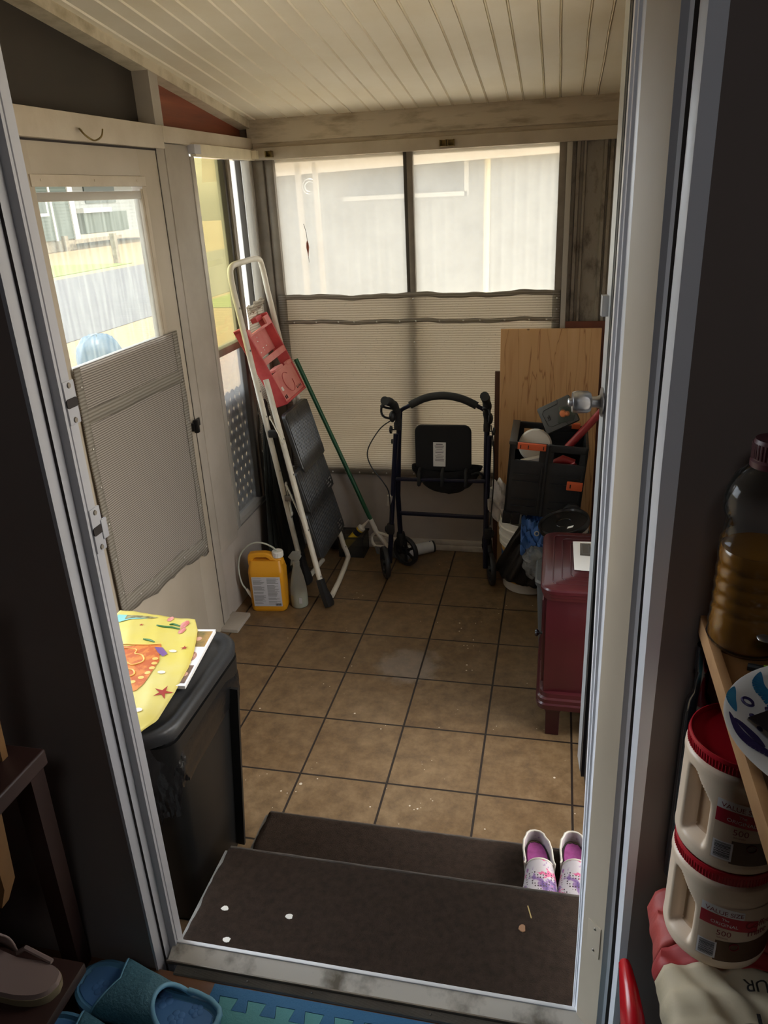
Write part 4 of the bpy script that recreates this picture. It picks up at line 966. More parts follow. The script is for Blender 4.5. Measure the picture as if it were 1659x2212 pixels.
M('dark_board', '#5b3a26', .5, var='#4a2e1e', vs=8, stretch=(1, 1, .1)); M('red_board', '#6f3b26', .5, var='#5c2f1e', vs=8)
def lean(x0, x1, yb, yt, z1, th, name, mat, label):
    b = MB(); b.loft([[V((x0, yb, .001)), V((x1, yb, .001)), V((x1, yb + th, .001)), V((x0, yb + th, .001))], [V((x0, yt, z1)), V((x1, yt, z1)), V((x1, yt + th, z1)), V((x0, yt + th, z1))]])
    o = b.build(name, mat, bev=.0015); tag(o, label, 'board'); return o
lean(.846, 1.315, 1.70, 1.785, 1.212, .018, 'wooden_board', 'pine', 'knotty pine board leaning upright in the right far corner')
lean(.819, 1.12, 1.745, 1.806, 1.004, .010, 'wooden_board', 'dark_board', 'dark brown board leaning behind the left edge of the pine board')
lean(1.147, 1.40, 1.77, 1.815, 1.240, .012, 'wooden_board', 'red_board', 'reddish board showing above the top of the pine board')

# ---- pile at the right: bucket, bags, tarp, pail, bin
M('bucket_white', '#d6d1c4', .5); M('bucket_yellow', '#d2a456', .55); M('bucket_blue', '#2f5c8a', .5)
bk = thing('bucket', 'white ribbed bucket with a yellow and blue label under the black crate', 'bucket', (1.02, 1.50, 0))
b = MB(); b.lathe([(.122, 0), (.126, .004), (.133, .17), (.136, .235), (.147, .238), (.147, .252), (.139, .256), (.139, .272), (.150, .275), (.150, .288), (.142, .292), (.142, .315), (.152, .318), (.152, .332), (.145, .336), (.146, .365), (.140, .366), (.128, .02)], 40, cap=False); b.lathe([(.0, .004), (.124, .004)], 40, cap=False); b.build('pail', 'bucket_white', bk, local=True, smooth=40)
b = MB(); b.grid(lambda u, v: V(((.1285 + .0065 * v + .0008) * math.cos(D(160 + u * 120)), (.1285 + .0065 * v + .0008) * math.sin(D(160 + u * 120)), .05 + v * .175)), 30, 4); lb = b.build('label', 'bucket_yellow', bk, local=True)
b = MB(); b.grid(lambda u, v: V(((.133 + .0015 * v + .002) * math.cos(D(186 + u * 34)), (.133 + .0015 * v + .002) * math.sin(D(186 + u * 34)), .135 - .02 * u + v * .075)), 10, 3); b.build('label_patch', 'bucket_blue', lb, local=True)
M('trash_black', '#101010', .32, spec=.6, bump=.5, bs=22); M('bag_black', '#121213', .26, spec=.7, bump=.6, bs=30)
def tbag(u, v):
    a0, a1 = 262 - 62 * v, 318
    a = D(a0 + (a1 - a0) * u); r = .158 + .012 * wob(u * 5 + v) + .012 * v * (1 - u)
    return V((1.02 + r * math.cos(a), 1.50 + r * math.sin(a), .42 - v * (.375 - .05 * (1 - u)) + .006 * wob(u * 7)))
b = MB(); b.grid(tbag, 34, 26); o = b.build('trash_bag', 'trash_black', smooth=70, solid=.002); tag(o, 'black plastic bag draped over the white bucket', 'bag')
M('tarp_blue', '#3a68a8', .5, var='#2b5088', vs=12, bump=.4, bs=50); M('grommet', '#b8b3a4', .3, .8)
tp = thing('tarp', 'folded blue tarp with metal grommets between the bucket and the white pail', 'tarp', (1.10, 1.29, .36))
def tarp(u, v):
    x = .985 + u * .215; y = 1.30 + .10 * v - .055; z = .30 + .155 * (1 - (1 - v) ** 2) - .05 * abs(u - .55) + .022 * wob(u * 7 + v * 5) + .012 * wob(v * 11 - u * 4)
    return V((x, y - .02 * wob(u * 5 + v * 3), z))
b = MB(); b.grid(tarp, 34, 26); b.build('cloth', 'tarp_blue', tp, smooth=70, solid=.003)
for u, v in ((.48, .72), (.33, .35)):
    q = tarp(u, v); nn = (tarp(u + .02, v) - q).cross(tarp(u, v + .02) - q).normalized(); nn = nn if nn.y < 0 else -nn
    q = q + nn * .004; s1 = nn.orthogonal().normalized(); s2 = nn.cross(s1)
    b = MB(); b.tube([q + (s1 * math.cos(a) + s2 * math.sin(a)) * .0095 for a in [2 * PI * k / 16 for k in range(16)]], .003, 6, closed=True); b.build('grommet', 'grommet', tp)
def tflap(u, v): return V((1.06 + u * .10, 1.235 + .02 * wob(u * 4), .34 - v * .09 + .01 * wob(u * 9 + v * 3)))
b = MB(); b.grid(tflap, 16, 8); b.build('flap', 'tarp_blue', tp, smooth=70, solid=.003)
thin('clear_bag', '#e2e2de', haze=.75, gloss=.5, sc=14, lo=.4, hi=.65, amin=.35, rough=.12)
def blob(c, r, f, seed, nu=36, nv=18, amp=.2):
    rr = random.Random(seed); ks = [(rr.uniform(2, 6), rr.uniform(2, 6), rr.uniform(0, 6)) for _ in range(6)]
    def fn(u, v):
        a = 2 * PI * u; th = PI * (.001 + .998 * v)
        n = sum(math.sin(p * math.cos(a) * math.sin(th) * 2 + q * math.cos(th) * 2 + s + p * math.sin(a) * math.sin(th)) for p, q, s in ks) / 6
        k = 1 + amp * n
        return V((c[0] + r[0] * k * math.sin(th) * math.cos(a), c[1] + r[1] * k * math.sin(th) * math.sin(a), c[2] + r[2] * k * math.cos(th)))
    return fn
b = MB(); b.grid(blob((1.050, 1.165, .285), (.05, .07, .075), 0, 3, amp=.3), 30, 18, cu=True); o = b.build('clear_bag', 'clear_bag', smooth=25); tag(o, 'crumpled clear plastic bag beside the maroon cabinet', 'bag')
M('bag_white', '#e6e1da', .45, bump=.7, bs=40)
b = MB(); b.grid(blob((.862, 1.545, .43), (.048, .04, .105), 0, 11, amp=.32), 30, 22, cu=True); o = b.build('plastic_bag', 'bag_white', smooth=30); tag(o, 'crumpled white plastic bag between the walker and the black crate', 'bag')
M('bin_gray', '#5c5f5f', .5)
b = MB(); b.loft([[V((x, y, 0)) for x, y in rrect(.15, .17, .03, 4, 1.235, 1.09)], [V((x, y, .315)) for x, y in rrect(.165, .185, .03, 4, 1.235, 1.09)]]); bn = b.build('body', 'bin_gray'); 
gb = thing('storage_bin', 'grey plastic bin mostly hidden behind the maroon cabinet', 'bin', (1.235, 1.09, 0)); bn.parent = gb; bn.matrix_parent_inverse = MX.Translation((-1.235, -1.09, 0))
b = MB(); b.loft([[V((x, y, z)) for x, y in rrect(.170 + e, .190 + e, .03, 4, 1.235, 1.09)] for z, e in ((.300, 0), (.318, .003), (.326, -.004))]); b.build('lid', 'bin_gray', gb)
M('pail_white', '#cfccc4', .5); M('lid_black', '#161513', .22, var='#3a2f28', vs=18, lo=.6, hi=.75)
Tp = MX.Translation((1.212, 1.075, .352)) @ MX.Rotation(D(-13), 4, 'Y') @ MX.Rotation(D(7), 4, 'X')
pl = thing('pail', 'white pail with a dirty black lid tilted on the grey bin', 'pail', mat=Tp)
b = MB(); b.lathe([(.083, 0), (.086, .004), (.096, .165), (.100, .168), (.100, .18)], 36); b.build('body', 'pail_white', pl, local=True, smooth=40)
b = MB(); b.lathe([(.104, .168), (.107, .172), (.107, .192), (.103, .197), (.097, .196), (.093, .188), (.06, .186), (.0, .186)], 40, cap=False); b.lathe([(.03, .1865), (.032, .1875), (.034, .1865)], 30, cap=False); b.build('lid', 'lid_black', pl, local=True, smooth=40)
b = MB(); b.plate([(.012, -.055, .1868), (.036, -.050, .1868), (.040, -.036, .1868), (.016, -.041, .1868)], (0, 0, .0006)); b.build('sticker', 'paper_white', pl, local=True)
b = MB(); b.grid(lambda u, v: V(((.0935 + .001 * v) * math.cos(D(-52 + u * 50)), (.0935 + .001 * v) * math.sin(D(-52 + u * 50)), .10 + v * .05)), 14, 2); b.build('label', 'caulk_navy', pl, local=True)

# ---- folding crate with orange latches
M('crate_black', '#222425', .38, var='#2b2d2f', vs=20, bump=.1, bs=200); M('latch_orange', '#d9653c', .45); M('crate_rim', '#3b3833', .5)
Tcr = MX.Translation((.905, 1.285, .468)) @ MX.Rotation(D(4.2), 4, 'Y') @ MX.Rotation(D(5), 4, 'X')
cr = thing('folding_crate', 'black folding crate with orange latches sitting on the pile by the pine board', 'crate', mat=Tcr)
W_, H_, DP = .335, .352, .26
b = MB(); G = .006
def panel(x0, x1, hole=True):
    hz0, hz1 = H_ - .085, H_ - .032
    if hole:
        b.box((x0, 0, 0), (x1, .012, hz0), .002); b.box((x0, 0, hz1), (x1, .012, H_), .002)
        b.box((x0, 0, hz0), (x0 + .025, .012, hz1)); b.box((x1 - .032, 0, hz0), (x1, .012, hz1))
    for z in (.040, .075, .165, .200):
        b.box((x0 + .025, -.005, z), (x1 - .025, .0, z + .006), .001)
    b.box((x1 - .018, -.004, .02), (x1 - .010, 0, hz0 - .02), .001)
panel(0, .163); panel(.167, W_)
b.box((.158, -.006, 0), (.170, .006, H_), .003)
b.build('front_panel', 'crate_black', cr, local=True)
b = MB(); b.box((0, 0, 0), (.012, DP, H_ - .09), .002); b.box((0, 0, H_ - .03), (.012, DP, H_), .002); b.box((0, 0, H_ - .09), (.012, .04, H_ - .03)); b.box((0, DP - .04, H_ - .09), (.012, DP, H_ - .03)); b.build('side_panel', 'crate_black', cr, local=True)
b = MB(); b.box((W_ - .012, 0, 0), (W_, DP, H_), .002); b.build('side_panel', 'crate_black', cr, local=True)
b = MB(); b.box((0, DP - .012, 0), (W_, DP, H_ - .085), .002); b.box((0, DP - .012, H_ - .03), (W_, DP, H_), .002); b.box((0, DP - .012, H_ - .085), (.05, DP, H_ - .03)); b.box((.14, DP - .012, H_ - .085), (W_, DP, H_ - .03)); b.build('back_panel', 'crate_black', cr, local=True)
b = MB(); b.box((.01, .01, 0), (W_ - .01, DP - .01, .01)); b.build('base', 'crate_black', cr, local=True)
b = MB(); b.box((-.003, -.004, H_ - .012), (.03, DP, H_ + .004), .003); b.build('rim', 'crate_rim', cr, local=True)
b = MB(); b.box((.034, -.010, H_ - .028), (.156, .002, H_ + .002), .003); lt_ = b.build('latch', 'latch_orange', cr, local=True)
b = MB()
for x in (.045, .078, .143): b.box((x, -.0112, H_ - .022), (x + .004, -.0098, H_ - .006))
b.build('latch_slots', 'dark_gap', lt_, local=True)
b = MB(); b.box((.262, -.012, .150), (.330, .002, .190), .004); lt_ = b.build('latch', 'latch_orange', cr, local=True)
b = MB(); b.box((.275, -.0132, .162), (.280, -.0118, .180)); b.build('latch_slots', 'dark_gap', lt_, local=True)
b = MB(); b.box((.262, DP - .018, H_ - .012), (.300, DP + .002, H_ + .012), .002); b.build('latch', 'latch_orange', cr, local=True)
for x in (.018, .058):
    b = MB(); b.box((x - .022, -.012, -.048), (x + .016, .01, .012), .006); b.build('strap_hook', 'black_plastic', cr, local=True)
b = MB(); b.lathe([(.0, -.012), (.034, -.012), (.040, -.008), (.040, .008), (.034, .012), (0, .012)], 28, MX.Translation((.300, -.02, .050)) @ MX.Rotation(PI / 2, 4, 'X'), cap=False); b.lathe([(.018, -.0125), (.020, -.016), (.016, -.016)], 20, MX.Translation((.300, -.02, .050)) @ MX.Rotation(-PI / 2, 4, 'X')); b.build('wheel', 'rubber_black', cr, local=True, smooth=40)
# contents of the crate
M('disc_white', '#d3cec4', .5); M('case_gray', '#4c4d4b', .5); M('case_seam', '#1d1d1d', .6); M('red_paint', '#8f1f22', .4)
Td = Tcr @ MX.Translation((.108, .11, .30)) @ MX.Rotation(D(68), 4, 'X')
dsk = thing('smoke_alarm', 'round white disc shaped alarm inside the black crate, behind the long orange latch', 'alarm', mat=Td)
b = MB(); b.lathe([(0, -.018), (.068, -.018), (.074, -.012), (.074, .006), (.066, .016), (.030, .020), (0, .020)], 40, cap=False); b.build('body', 'disc_white', dsk, local=True, smooth=40)
b = MB()
for k in range(2): b.box((-.02 + k * .004, .035 + k * .006, .0145), (.022 - k * .004, .037 + k * .006, .0165))
b.build('vent', 'print_gray', dsk, local=True)
Tt = Tcr @ MX.Translation((.105, .035, .25))
b = MB(); b.loft([[Tt @ V((x, y, z)) for x, z in ((-.055, -.02), (.06, -.02), (.06, .018), (.03, .024), (-.055, -.005))] for y in (0, .03)]); b.box((-.01, -.003, -.003), (.035, 0, .006), .001, mat=Tt)
o = b.build('white_tool', 'disc_white'); tag(o, 'white plastic tool seen through the left hand hole of the black crate', 'tool')
ax = V((1.173 - 1.044, 0, .064)).normalized(); 
Tg = MX.Translation((1.131, 1.385, .905)) @ MX.Rotation(D(-27), 4, 'Y') @ MX.Rotation(D(-22), 4, 'X')
cs = thing('tool_case', 'grey plastic tool case tilted on top of the black crate', 'case', mat=Tg)
b = MB(); b.box((-.076, -.02, -.062), (.076, .02, .062), .010); b.build('shell', 'case_gray', cs, local=True)
b = MB(); pth = [(-.024, -.058), (-.024, -.02), (-.036, .012), (-.058, .018), (-.058, .020)]
b.tube([(x, -.0205, z) for x, z in ((.022, .062), (.018, .044), (-.050, .040), (-.060, .028), (-.056, -.030), (-.044, -.040), (.018, -.042), (.026, -.062))], .0012, 5); b.build('seam', 'case_seam', cs, local=True)
b = MB(); b.box((-.050, -.0235, -.010), (-.036, -.019, .014), .003); b.build('button', 'case_gray', cs, local=True); 
b = MB(); b.box((-.0455, -.0245, -.004), (-.0415, -.0232, .008), .001); b.build('button_slot', 'case_seam', cs, local=True)
thin('baggie', '#9fae9a', haze=.55, gloss=.3, sc=10, amin=.3, rough=.1)
b = MB(); bg_pts = [(-.012, -.032, -.040), (.020, -.034, .026), (.058, -.036, .010), (.074, -.038, -.030), (.055, -.037, -.055)]
b.loft([[Tg @ V(p) for p in bg_pts], [Tg @ (V(p) + V((0, .006, 0))) for p in bg_pts]]); bgg = b.build('packet', 'baggie', bev=.002)
pk = thing('plastic_packet', 'small clear packet with orange contents lying on the grey tool case', 'packet', mat=Tg.copy()); bgg.parent = pk; bgg.matrix_parent_inverse = Tg.inverted()
M('orange_bits', '#c9713f', .6)
b = MB(); b.ball((.024, -.032, -.008), .016, sc=(1, .25, 1.1)); b.ball((.040, -.033, -.016), .012, sc=(1, .25, 1)); b.build('contents', 'orange_bits', pk, local=True, smooth=60)
b = MB(); rA, rB = V((1.175, 1.32, .775)), V((1.325, 1.36, .945)); b.tube([rA, rB], .0165, 14); rt = thing('pry_bar', 'red round handled bar sticking out of the black crate to the right', 'tool', rA); b.build('bar', 'red_paint', rt)
b = MB(); b.tube([rB, rB + V((.02, .004, .022))], [.012, .02], 12); b.build('tip', 'black_plastic', rt)
b = MB(); T_ = Tcr @ MX.Translation((.255, .045, .262)); b.tube([T_ @ V(p) for p in ((-.07, .01, -.02), (-.02, .0, .01), (.03, 0, .0))], [.012, .020, .014], 10); b.tube([T_ @ V(p) for p in ((.0, -.015, -.02), (.03, -.018, .006), (.04, -.015, -.015))], .008, 8)
o = b.build('red_clamp', 'red_paint', smooth=50); tag(o, 'red clamp seen through the right hand hole of the black crate', 'clamp')

# ---- maroon cabinet
M('maroon', '#43141a', .33, var='#391014', vs=5, coat=.2); M('maroon_dark', '#300c10', .35); M('knob_metal', '#4d5054', .25, .9)
cb = thing('cabinet', 'small maroon cabinet with a grooved top and square feet, right of the tile floor', 'cabinet', (1.30, .56, 0))
CX0, CX1, CY0, CY1 = 1.113, 1.50, .345, .78
b = MB(); b.box((CX0, CY0, .18), (CX1, CY1, .555), .004); b.build('body', 'maroon', cb)
b = MB(); b.box((CX0 - .010, CY0 + .035, .20), (CX0 + .004, CY1 - .02, .545), .004); b.box((CX0 - .014, CY0 + .09, .25), (CX0 - .006, CY1 - .07, .50), .004); dr = b.build('door', 'maroon', cb)
b = MB(); b.lathe([(.006, 0), (.005, .010), (.012, .016), (.014, .020), (.010, .025), (0, .026)], 18, MX.Translation((CX0 - .010, CY0 + .06, .385)) @ MX.Rotation(-PI / 2, 4, 'Y'), cap=False); b.build('knob', 'knob_metal', dr, smooth=40)
b = MB()
ccx, ccy, chx, chy = (CX0 + CX1) / 2, (CY0 + CY1) / 2, (CX1 - CX0) / 2, (CY1 - CY0) / 2
b.loft([[V((x, y, z)) for x, y in rrect(chx + e, chy + e, .03 + e, 6, ccx, ccy)] for z, e in ((.553, .006), (.556, .012), (.566, .013), (.569, .017), (.580, .018), (.583, .021), (.594, .0215), (.600, .018), (.604, .010))])
o = b.build('top', 'maroon', cb, smooth=30)
b = MB()
for ins in (.035, .065, .095): b.tube([V((x, y, .6045)) for x, y in rrect(chx + .016 - ins, chy + .016 - ins, .02, 4, ccx, ccy)], .0022, 6, closed=True)
b.build('top_ridge', 'maroon', o, smooth=50)
b = MB(); b.loft([[V((x, y, z)) for x, y in rrect(chx + e, chy + e, .04, 6, ccx, ccy)] for z, e in ((.115, .012), (.120, .022), (.140, .024), (.146, .020), (.160, .020), (.166, .014), (.182, .012), (.186, .002))]); b.build('base_molding', 'maroon', cb, smooth=30)
for x in (1.150, 1.462):
    for y in (.362, .755):
        b = MB(); b.loft([[V((x + s * (.024 + e), y + q * (.022 + e), z)) for s, q in ((-1, -1), (1, -1), (1, 1), (-1, 1))] for z, e in ((0, 0), (.10, .001), (.118, .008))]); b.build('leg', 'maroon_dark', cb, bev=.002)
pe = thing('envelope', 'white paper with a clear taped patch on top of the maroon cabinet', 'paper', (1.25, .59, .607))
b = MB(); b.plate([(1.203, .470, .607), (1.34, .462, .607), (1.34, .71, .607), (1.200, .703, .607)], (0, 0, .0012)); b.build('sheet', 'paper_white', pe)
thin('tape_clear', '#d8d8d2', haze=.4, gloss=.6, sc=20, amin=.15, rough=.15)
b = MB(); b.plate([(1.224, .585, .6086), (1.262, .582, .6086), (1.264, .69, .6086), (1.226, .69, .6086)], (0, 0, .0008)); b.build('tape_patch', 'tape_clear', pe)
b = MB(); b.tube([(1.232, .60, .6094), (1.256, .60, .6094), (1.256, .678, .6094), (1.232, .678, .6094)], .0006, 4, closed=True); b.build('print_lines', 'print_gray', pe)

# ---- trash can with lid and bag
M('can_black', '#0d0d0d', .42, var='#121212', vs=6); M('lid_gray', '#252628', .42, bump=.1, bs=150); 
TX, TY = .062, -.445
tc_ = thing('trash_can', 'tall black trash can with a bag under its lid, left of the steps', 'trash can', (TX, TY, 0))
b = MB(); b.loft([[V((x, y, z)) for x, y in rrect(hx_, hy_, .05, 5, 0, 0)] for z, hx_, hy_ in ((0, .148, .165), (.01, .152, .170), (.60, .192, .222), (.64, .194, .224))]); b.build('body', 'can_black', tc_, local=True, smooth=40)
b = MB()
for s in (.10,): b.bar((.158, s, .02), (.198, s + .02, .58), .01, .04, up=(1, 0, 0))
b.build('rib', 'can_black', tc_, local=True)
b = MB(); b.loft([[V((x, y, z)) for x, y in rrect(.180 + e, .228 + e, .085, 8)] for z, e in ((.648, .006), (.651, .015), (.672, .017), (.682, .014), (.6865, .008), (.686, -.004), (.682, -.012), (.683, -.022), (.690, -.030), (.694, -.05), (.697, -.10))]); b.build('lid', 'lid_gray', tc_, local=True, smooth=40)
ol = rrect(.186, .230, .08, 12)
def bagskirt(u, v):
    k = u * len(ol); i = int(k) % len(ol); f = k - int(k); x = ol[i][0] * (1 - f) + ol[(i + 1) % len(ol)][0] * f; y = ol[i][1] * (1 - f) + ol[(i + 1) % len(ol)][1] * f
    a = math.atan2(y, x); dr_ = .15 + .05 * wob(a * 2.2, 1, 2) + .06 * max(0, math.cos(a + 1.2)) ** 6 + .02 * wob(a * 9)
    r = 1 + (.045 * math.sin(v * PI * .8) + .03 * wob(a * 7 + v * 2.5) * v ** .7 + .014 * wob(a * 19 - v * 5) * v)
    return V((x * r, y * r, .655 - v * dr_))
b = MB(); b.grid(bagskirt, 150, 14, cu=True); b.build('bag', 'bag_black', tc_, local=True, smooth=30)
# magazine
M('mag_paper', '#e8e6e4', .45); M('photo_tan', '#b0894f', .5, var='#5b5a35', vs=25); M('photo_pink', '#c99a86', .5, var='#6a3f2c', vs=45); M('photo_dark', '#3d332c', .5, var='#8a6a55', vs=30)
Tm = MX.Translation((.0985, -.3865, .7005)) @ MX.Rotation(D(7.3), 4, 'Z')
mg = thing('magazine', 'photo magazine sticking out from under the yellow mat on the trash can lid', 'magazine', mat=Tm)
b = MB(); b.box((-.10, -.135, 0), (.112, .135, .010), .001); b.build('pages', 'mag_paper', mg, local=True)
b = MB(); b.box((-.1005, -.136, .010), (.1125, .136, .0108)); cv = b.build('cover', 'mag_paper', mg, local=True)
for y0, y1, mm in ((.045, .125, 'photo_tan'), (-.03, .022, 'photo_pink'), (-.125, -.045, 'photo_dark')):
    b = MB()
    if mm == 'photo_pink': b.prism([(.084 + .016 * math.cos(a), -.004 + .024 * math.sin(a)) for a in [2 * PI * k / 18 for k in range(18)]], .0108, .0112)
    else: b.box((-.03, y0, .0108), (.107, y1, .0112))
    b.build('photo', mm, cv, local=True)
M('face_skin', '#d5a58c', .5)
b = MB()
for x, y in ((.086, .0), (.078, .085), (.094, -.085)): b.ball((x, y, .0112), .009, sc=(1, 1.15, .05))
b.build('portrait', 'face_skin', cv, local=True)
# yellow printed mat draped over the lid
M('mat_yellow', '#d9c755', .55, var='#dccf86', vs=3.5); M('castle_orange', '#d98438', .55, var='#c4602a', vs=30, lo=.45, hi=.55); M('castle_light', '#f2c268', .55); M('shell_red', '#c8605a', .5, var='#e8b0a6', vs=60, stretch=(1, .2, 1)); M('star_red', '#a83a30', .5); M('leaf_green', '#3f7a43', .5); M('shell_white', '#e9e2d4', .5); M('sea_teal', '#8fd0cc', .5); M('fish_brown', '#5b5136', .5, var='#c7bf8a', vs=50); M('purple_shade', '#7d5b95', .5)
def drape(x, y):
    zz = .7150
    e = max(0, (x - .165) / .06) + max(0, (-.60 - y) / .08); zz += -.010 * min(1.2, e) ** 1.5
    zz += .005 * wob(x * 9 + y * 4) * .5 + .006 * max(0, 1 - abs((x - .9 * (y + .5) * .3) / .05)) * 0
    return zz + .003 * math.sin((x * .8 + y) * 14)
ym = thing('placemat', 'yellow beach printed mat with a sand castle draped on the trash can lid', 'mat', (.06, -.42, .715))
edge_r = [(-.204, .090), (-.192, .107), (-.25, .143), (-.31, .166), (-.37, .186), (-.431, .201), (-.533, .212), (-.60, .216), (-.634, .214), (-.677, .195)]
def xr(y): return interp([(-a, c) for a, c in edge_r], -y)
def ms(u, v):
    y = -.195 - v * .482; xx = xr(y); x = -.14 + u * (xx + .14)
    return V((x, y + .012 * (1 - u) * (v < .5), drape(x, y)))
b = MB(); b.grid(ms, 40, 50); mt = b.build('sheet', 'mat_yellow', ym, smooth=70, solid=-.0015)
def decal(pts, mat, name, dz=.0016):
    b = MB(); n = len(pts); cx_, cy_ = sum(p[0] for p in pts) / n, sum(p[1] for p in pts) / n
    rings = []
    for k in (1, .66, .33): rings.append([V((cx_ + (p[0] - cx_) * k, cy_ + (p[1] - cy_) * k, 0)) for p in pts])
    for r in rings:
        for p in r: p.z = drape(p.x, p.y) + dz
    b.loft(rings, False); bm = b.bm; bm.verts.ensure_lookup_table(); bm.faces.new(bm.verts[-n:]) if n > 2 else None
    return b.build(name, mat, mt, smooth=60)
decal([(-.10, -.40), (-.10, -.345), (-.05, -.365), (-.01, -.372), (.03, -.352), (.075, -.340), (.088, -.36), (.100, -.395), (.112, -.42), (.116, -.455), (.120, -.49), (.121, -.52), (.115, -.55), (.09, -.565), (-.10, -.565)], 'castle_orange', 'castle_print')
def strip_(pts, w, mat, name, dz=.0024):
    b = MB(); P_ = bez([(x, y, 0) for x, y in pts], 5)
    for p in P_: p.z = drape(p.x, p.y) + dz
    b.tube(P_, [w * (.4 + .6 * math.sin(PI * (k + .5) / len(P_))) for k in range(len(P_))], 6); return b.build(name, mat, mt)
for k in range(7):
    t_ = k / 6; cx_, cy_ = .098 + .016 * math.sin(t_ * PI * 1.1) - .02 * t_ * t_, -.415 - .125 * t_
    decal([(cx_ + .0085 * math.cos(a), cy_ + .007 * math.sin(a)) for a in [2 * PI * j / 8 for j in range(8)]], 'castle_light', 'castle_stone', .0022)
for pts in ([(-.05, -.385), (.02, -.38), (.03, -.40), (.055, -.405), (.07, -.43), (.05, -.45), (.02, -.44), (.0, -.46)], [(.02, -.475), (.06, -.47), (.075, -.49), (.05, -.51), (.03, -.53)], [(-.04, -.365), (.03, -.356), (.08, -.345)]): strip_(pts, .0022, 'castle_light', 'castle_outline')
decal([(.068, -.362), (.09, -.358), (.118, -.385), (.112, -.40), (.09, -.385)], 'purple_shade', 'castle_shadow', .0021)
for cx_, cy_, s in ((.092, -.228, 1), (.100, -.262, .8), (.035, -.204, .7)): decal([(cx_ + s * .012 * math.cos(a) * (1 + .1 * math.sin(5 * a)), cy_ + s * .020 * math.sin(a)) for a in [2 * PI * j / 14 for j in range(14)]], 'shell_red', 'shell_print')
def star(cx_, cy_, r, rot): return [(cx_ + (r if j % 2 == 0 else r * .3) * math.cos(rot + PI * j / 5), cy_ + (r if j % 2 == 0 else r * .3) * math.sin(rot + PI * j / 5)) for j in range(10)]
decal(star(.186, -.545, .027, .3), 'star_red', 'starfish_print'); decal(star(.150, -.350, .012, .6), 'star_red', 'starfish_print'); decal(star(-.03, -.255, .008, .6), 'star_red', 'starfish_print')
for cx_, cy_ in ((.158, -.618), (.125, -.368), (.143, -.468)): decal([(cx_ + .011 * math.cos(a), cy_ + .007 * math.sin(a)) for a in [2 * PI * j / 9 for j in range(9)]], 'shell_white', 'shell_print')
for pts in ([(.082, -.238), (.060, -.232), (.048, -.236)], [(.090, -.254), (.065, -.250), (.030, -.252), (.015, -.250)], [(.055, -.338), (.035, -.330), (.015, -.328)]): strip_(pts, .003, 'leaf_green', 'seaweed_print')
decal([(-.13, -.21), (-.05, -.205), (-.03, -.215), (-.08, -.235), (-.12, -.26)], 'sea_teal', 'sea_print'); decal([(-.10, -.212), (-.06, -.205), (.0, -.206), (-.02, -.212), (-.07, -.222), (-.095, -.235)], 'fish_brown', 'fish_print', .002)
# ================================================================== FOOTWEAR
HWT = [(0, 0), (.012, .012), (.04, .022), (.10, .030), (.2, .034), (.38, .033), (.55, .039), (.70, .0455), (.80, .0465), (.89, .041), (.95, .031), (.985, .017), (1, 0)]
def hwf(s): return interp(HWT, s)
def sole_ring(Ln, off=0, z=0, n=26, curve=.008, kw=.92):
    ss = [.5 - .5 * math.cos(PI * k / n) for k in range(n + 1)]; up, dn = [], []
    for s in ss:
        cy = curve * math.sin(PI * s); h = hwf(s) * kw
        e = off * (1 if .03 < s < .97 else .3)
        up.append(V((s * Ln + (off if s > .97 else -off if s < .03 else 0), cy + h + e, z))); dn.append(V((s * Ln + (off if s > .97 else -off if s < .03 else 0), cy - h - e, z)))
    return up + dn[::-1][1:-1]
m, nt, out = nodes_of('floral'); MATS['floral'] = m
p = nt.nodes.new('ShaderNodeBsdfPrincipled'); p.inputs['Roughness'].default_value = .6
tc = nt.nodes.new('ShaderNodeTexCoord')
nA = noise(nt, 26, 3, (1, 1, 1)); rA_ = ramp(nt, nA.outputs['Fac'], [(.54, '#a59d9d'), (.58, '#7d5f86'), (.66, '#4a3268')])
nB = noise(nt, 34, 4, (1.3, .8, 1)); rB_ = ramp(nt, nB.outputs['Fac'], [(.57, (0, 0, 0, 1)), (.60, (1, 1, 1, 1))])
mxa = nt.nodes.new('ShaderNodeMix'); mxa.data_type = 'RGBA'; mxa.inputs[7].default_value = hexlin('#b0486f'); L(nt, rB_.outputs[0], mxa.inputs[0]); L(nt, rA_.outputs[0], mxa.inputs[6])
vz = nt.nodes.new('ShaderNodeTexVoronoi'); vz.inputs['Scale'].default_value = 150; vz.inputs['Randomness'].default_value = .15; L(nt, tc.outputs['Object'], vz.inputs[0])
mk = nt.nodes.new('ShaderNodeMath'); mk.operation = 'LESS_THAN'; mk.inputs[1].default_value = .30; L(nt, vz.outputs['Distance'], mk.inputs[0])
sx = nt.nodes.new('ShaderNodeSeparateXYZ'); L(nt, tc.outputs['Object'], sx.inputs[0])
gt = nt.nodes.new('ShaderNodeMath'); gt.operation = 'GREATER_THAN'; gt.inputs[1].default_value = .145; L(nt, sx.outputs['X'], gt.inputs[0])
mu = nt.nodes.new('ShaderNodeMath'); mu.operation = 'MULTIPLY'; L(nt, mk.outputs[0], mu.inputs[0]); L(nt, gt.outputs[0], mu.inputs[1])
mxb = nt.nodes.new('ShaderNodeMix'); mxb.data_type = 'RGBA'; mxb.inputs[7].default_value = hexlin('#3b2a30'); L(nt, mu.outputs[0], mxb.inputs[0]); L(nt, mxa.outputs[2], mxb.inputs[6])
L(nt, mxb.outputs[2], p.inputs['Base Color']); L(nt, p.outputs[0], out.inputs[0])
M('mule_rim', '#b3ac9f', .55); M('insole_pink', '#94407f', .7, var='#742760', vs=45); M('sole_tan', '#7b5a3c', .7); M('sole_dark', '#2a2320', .8)
M('stripe_light', '#c9bda4', .7); M('stripe_rust', '#9a4a2a', .7)
